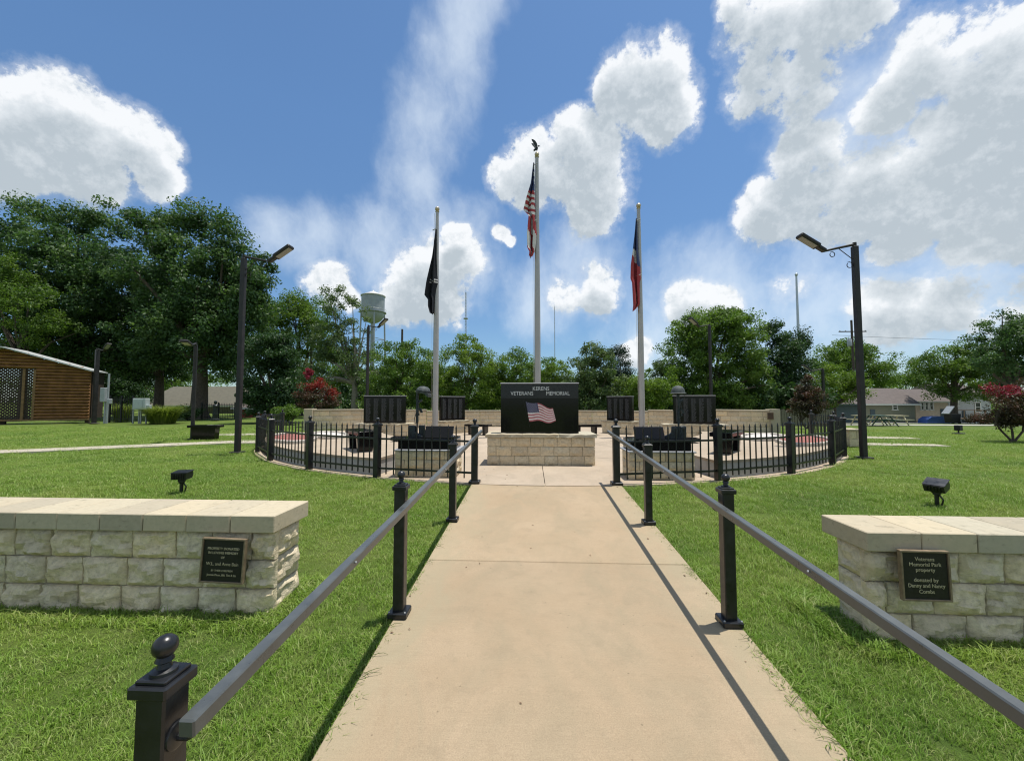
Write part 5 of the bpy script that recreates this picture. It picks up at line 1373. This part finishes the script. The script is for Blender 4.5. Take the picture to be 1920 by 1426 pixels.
for z in (z_bot - 6, z_bot - 14):
    P = [(r * 1.06 * math.cos(t), r * 1.06 * math.sin(t), z) for t in (.5, 2.07, 3.64, 5.21)]
    for i in range(4): MB().tube([P[i], P[(i + 1) % 4]], .12, 5).build('brace', M['tank_steel'], wt)


def mast(label, px, Y, y_top, w, r):
    c = at(px, 640, Y); h = at(px, y_top, Y).z; m = thing('radio_mast', label, 'radio mast', (c.x, Y, 0), 0, 'distant radio masts')
    P = [Vector((w * math.cos(t), w * math.sin(t), 0)) for t in (0.3, 2.4, 4.5)]
    for p in P: MB().tube([p, p + Vector((0, 0, h))], r, 5).build('leg', M['galvanised'], m)
    b = MB(); n = int(h / (w * 3.2))
    for i in range(n):
        z0, z1 = h * i / n, h * (i + 1) / n
        for j in range(3): b.tube([P[j] + Vector((0, 0, z0)), P[(j + 1) % 3] + Vector((0, 0, z1))], r * .6, 4)
    b.build('lattice_brace', M['galvanised'], m)
    MB().tube([(0, 0, h - 1), (0, 0, h + w * 5)], r * .8, 5).build('antenna', M['galvanised'], m)
    if w > .5:
        z = at(px, 598, Y).z; MB().lathe([(w * 2.4, z), (w * 2.4, z + .6), (w * .8, z + .7)], 14).build('platform_ring', M['galvanised'], m)


mast('lattice radio mast with platform beside the black flag pole', 873, 260, 548, .62, .10)
mast('very thin radio mast just past the tallest flagpole', 1040, 420, 575, .42, .09)


# ------------------------------------------------------------------ grass
def grass():
    rng = np.random.default_rng(12)
    def tuft(name, n, rad, h, wid, lean):
        V = []; Q = []; T = []
        for i in range(n):
            a = rng.uniform(0, 6.283); r = rad * math.sqrt(rng.random()); x, y = r * math.cos(a), r * math.sin(a); L = h * rng.uniform(.55, 1.2)
            b = rng.uniform(0, 6.283); dx, dy = math.cos(b), math.sin(b); o = L * rng.uniform(.2, lean); s = np.array([-dy, dx, 0]) * wid * rng.uniform(.7, 1.3)
            p0 = np.array([x, y, -.01]); p1 = np.array([x + dx * o * .35, y + dy * o * .35, L * .62]); p2 = np.array([x + dx * o, y + dy * o, L * rng.uniform(.75, 1.0)])
            k = len(V); V += [p0 - s, p0 + s, p1 + s * .8, p1 - s * .8, p2 + s * .12, p2 - s * .12]; Q += [(k, k + 1, k + 2, k + 3), (k + 3, k + 2, k + 4, k + 5)]; c = rng.random(); T += [c, c]
        return bpy.data.objects.new(name, raw_mesh(name, np.array(V), np.array(Q), M['grass_blade'], np.array(T)))
    tufts = [tuft('grass_tuft', 60, 0.085, 0.030, 0.0018, 1.3), tuft('grass_tuft', 56, 0.09, 0.034, 0.0019, 1.5), tuft('grass_tuft', 64, 0.08, 0.026, 0.0017, 1.1), tuft('grass_tuft', 52, 0.10, 0.040, 0.0020, 1.8)]
    pts = []; sc = []
    def ok(x, y):
        if PL - 0.005 < x < PR + 0.005 and y < 7.5: return False
        if math.hypot(x - CX, y - CY) < 10.12: return False
        if -6.4 < x < -2.03 and 3.18 < y < 3.64: return False
        if 2.38 < x < 6.9 and 3.10 < y < 3.50: return False
        return True
    for (y0, y1, dens, s) in ((0.4, 3.2, 230, 1.0), (3.2, 6.0, 170, 1.08), (6.0, 9.5, 100, 1.25), (9.5, 14.0, 46, 1.6), (14, 22, 22, 2.1)):
        xm = 1.35 * y1 + 1.2; n = int((y1 - y0) * 2 * xm * dens); xs = rng.uniform(-xm, xm, n); ys = rng.uniform(y0, y1, n)
        for x, y in zip(xs, ys):
            if abs(x) > 1.35 * y + 1.2 or not ok(x, y): continue
            pts.append((x, y, ter(x, y) - 0.036)); sc.append(s * rng.uniform(.75, 1.25))
    def edge(x, y, s): pts.append((x, y, ter(x, y) - 0.034)); sc.append(s)
    for i in range(420):                                  # longer growth along kerbs and walls
        y = rng.uniform(0.6, 7.2); edge(PL - rng.uniform(0.02, .09), y, rng.uniform(.8, 1.3))
        y = rng.uniform(0.6, 7.2); edge(PR + rng.uniform(0.0, .10), y, rng.uniform(.9, 1.7) if y < 3 else rng.uniform(.8, 1.3))
        edge(rng.uniform(-6.4, -2.0), 3.15 - abs(rng.normal(0, .04)), rng.uniform(1.0, 2.0)); edge(rng.uniform(2.4, 6.6), 3.06 - abs(rng.normal(0, .04)), rng.uniform(1.0, 2.0))
    for i in range(160): edge(-2.02 + abs(rng.normal(0, .03)), rng.uniform(3.1, 3.7), rng.uniform(1, 2)); edge(2.33 - abs(rng.normal(0, .04)), rng.uniform(3.0, 3.6), rng.uniform(1, 2.2))
    for i in range(700):
        a = rng.uniform(9, 80) * rng.choice((-1, 1)); x, y = ring(a, 10.13 + abs(rng.normal(0, .05))); edge(x, y, rng.uniform(.9, 2.0))
    me = bpy.data.meshes.new('lawn_grass'); P = np.array(pts, dtype=np.float32); me.vertices.add(len(P)); me.vertices.foreach_set('co', P.ravel())
    a = me.attributes.new('size', 'FLOAT', 'POINT'); a.data.foreach_set('value', np.array(sc, dtype=np.float32))
    o = tag(O('lawn_grass', me), 'short mown green grass of the lawn on both sides of the path', 'grass', kind='stuff')
    ng = bpy.data.node_groups.new('grass_scatter', 'GeometryNodeTree'); ng.interface.new_socket('Geometry', in_out='INPUT', socket_type='NodeSocketGeometry'); ng.interface.new_socket('Geometry', in_out='OUTPUT', socket_type='NodeSocketGeometry')
    N = ng.nodes; L = ng.links; gi = N.new('NodeGroupInput'); go = N.new('NodeGroupOutput'); jn = N.new('GeometryNodeJoinGeometry')
    for t in tufts:
        oi = N.new('GeometryNodeObjectInfo'); oi.inputs['Object'].default_value = t; oi.inputs['As Instance'].default_value = True; L.new(oi.outputs['Geometry'], jn.inputs[0])
    ip = N.new('GeometryNodeInstanceOnPoints'); ip.inputs['Pick Instance'].default_value = True
    at_ = N.new('GeometryNodeInputNamedAttribute'); at_.data_type = 'FLOAT'; at_.inputs['Name'].default_value = 'size'
    rv = N.new('FunctionNodeRandomValue'); rv.data_type = 'FLOAT_VECTOR'; rv.inputs[0].default_value = (-.12, -.12, 0); rv.inputs[1].default_value = (.12, .12, 6.283)
    ri = N.new('FunctionNodeRandomValue'); ri.data_type = 'INT'; ri.inputs[4].default_value = 0; ri.inputs[5].default_value = 3
    L.new(gi.outputs[0], ip.inputs['Points']); L.new(jn.outputs[0], ip.inputs['Instance']); L.new(at_.outputs[0], ip.inputs['Scale']); L.new(rv.outputs[0], ip.inputs['Rotation']); L.new(ri.outputs[2], ip.inputs['Instance Index'])
    L.new(ip.outputs[0], go.inputs[0])
    md = o.modifiers.new('scatter', 'NODES'); md.node_group = ng
    print('grass tufts', len(P))
    # runners of crabgrass lying on the concrete
    V = []; F = []; mb = MB()
    for i in range(46):
        left = i % 2 == 0; y = rng.uniform(0.9, 3.3) if i < 34 else rng.uniform(3.3, 6.5); x = PL - .01 if left else PR + .01; d = 1 if left else -1; p = Vector((x, y, ramp_z(y) + .012)); ang = rng.uniform(-.9, .9); pp = [p]; Ls = rng.uniform(.05, .16)
        for j in range(4):
            ang += rng.normal(0, .35); q = pp[-1] + Vector((d * math.cos(ang), math.sin(ang), 0)) * Ls / 4; q.z = ramp_z(q.y) + .010 + .012 * math.sin(j * 1.2); pp.append(q)
        mb.tube(pp, [.0022, .002, .0018, .0014, .0008], 4)
    tag(mb.build('grass_runners', M['leaf_reed']), 'thin grass runners creeping over the path edges', 'grass', kind='stuff')


grass()

rng = np.random.default_rng(8); mb = MB()
for i in range(40):
    x = rng.uniform(PL + .1, PR - .1) if rng.random() < .5 else (PL + abs(rng.normal(0, .1)) + .02 if rng.random() < .5 else PR - abs(rng.normal(0, .1)) - .02); y = rng.uniform(1.6, 9.0); a = rng.uniform(0, 6.28); L = rng.uniform(.008, .022); z = ramp_z(y) + .003
    dx, dy = math.cos(a) * L, math.sin(a) * L; h = rng.uniform(.002, .008)
    mb.add([(x - dx, y - dy, z), (x + dy * .4, y - dx * .4, z + h), (x + dx, y + dy, z + .002), (x - dy * .4, y + dx * .4, z + h)], [(0, 1, 2, 3)])
tag(mb.build('leaf_litter', M['brush_brown']), 'tiny dry leaf bits scattered over the concrete path', 'leaves', kind='stuff')
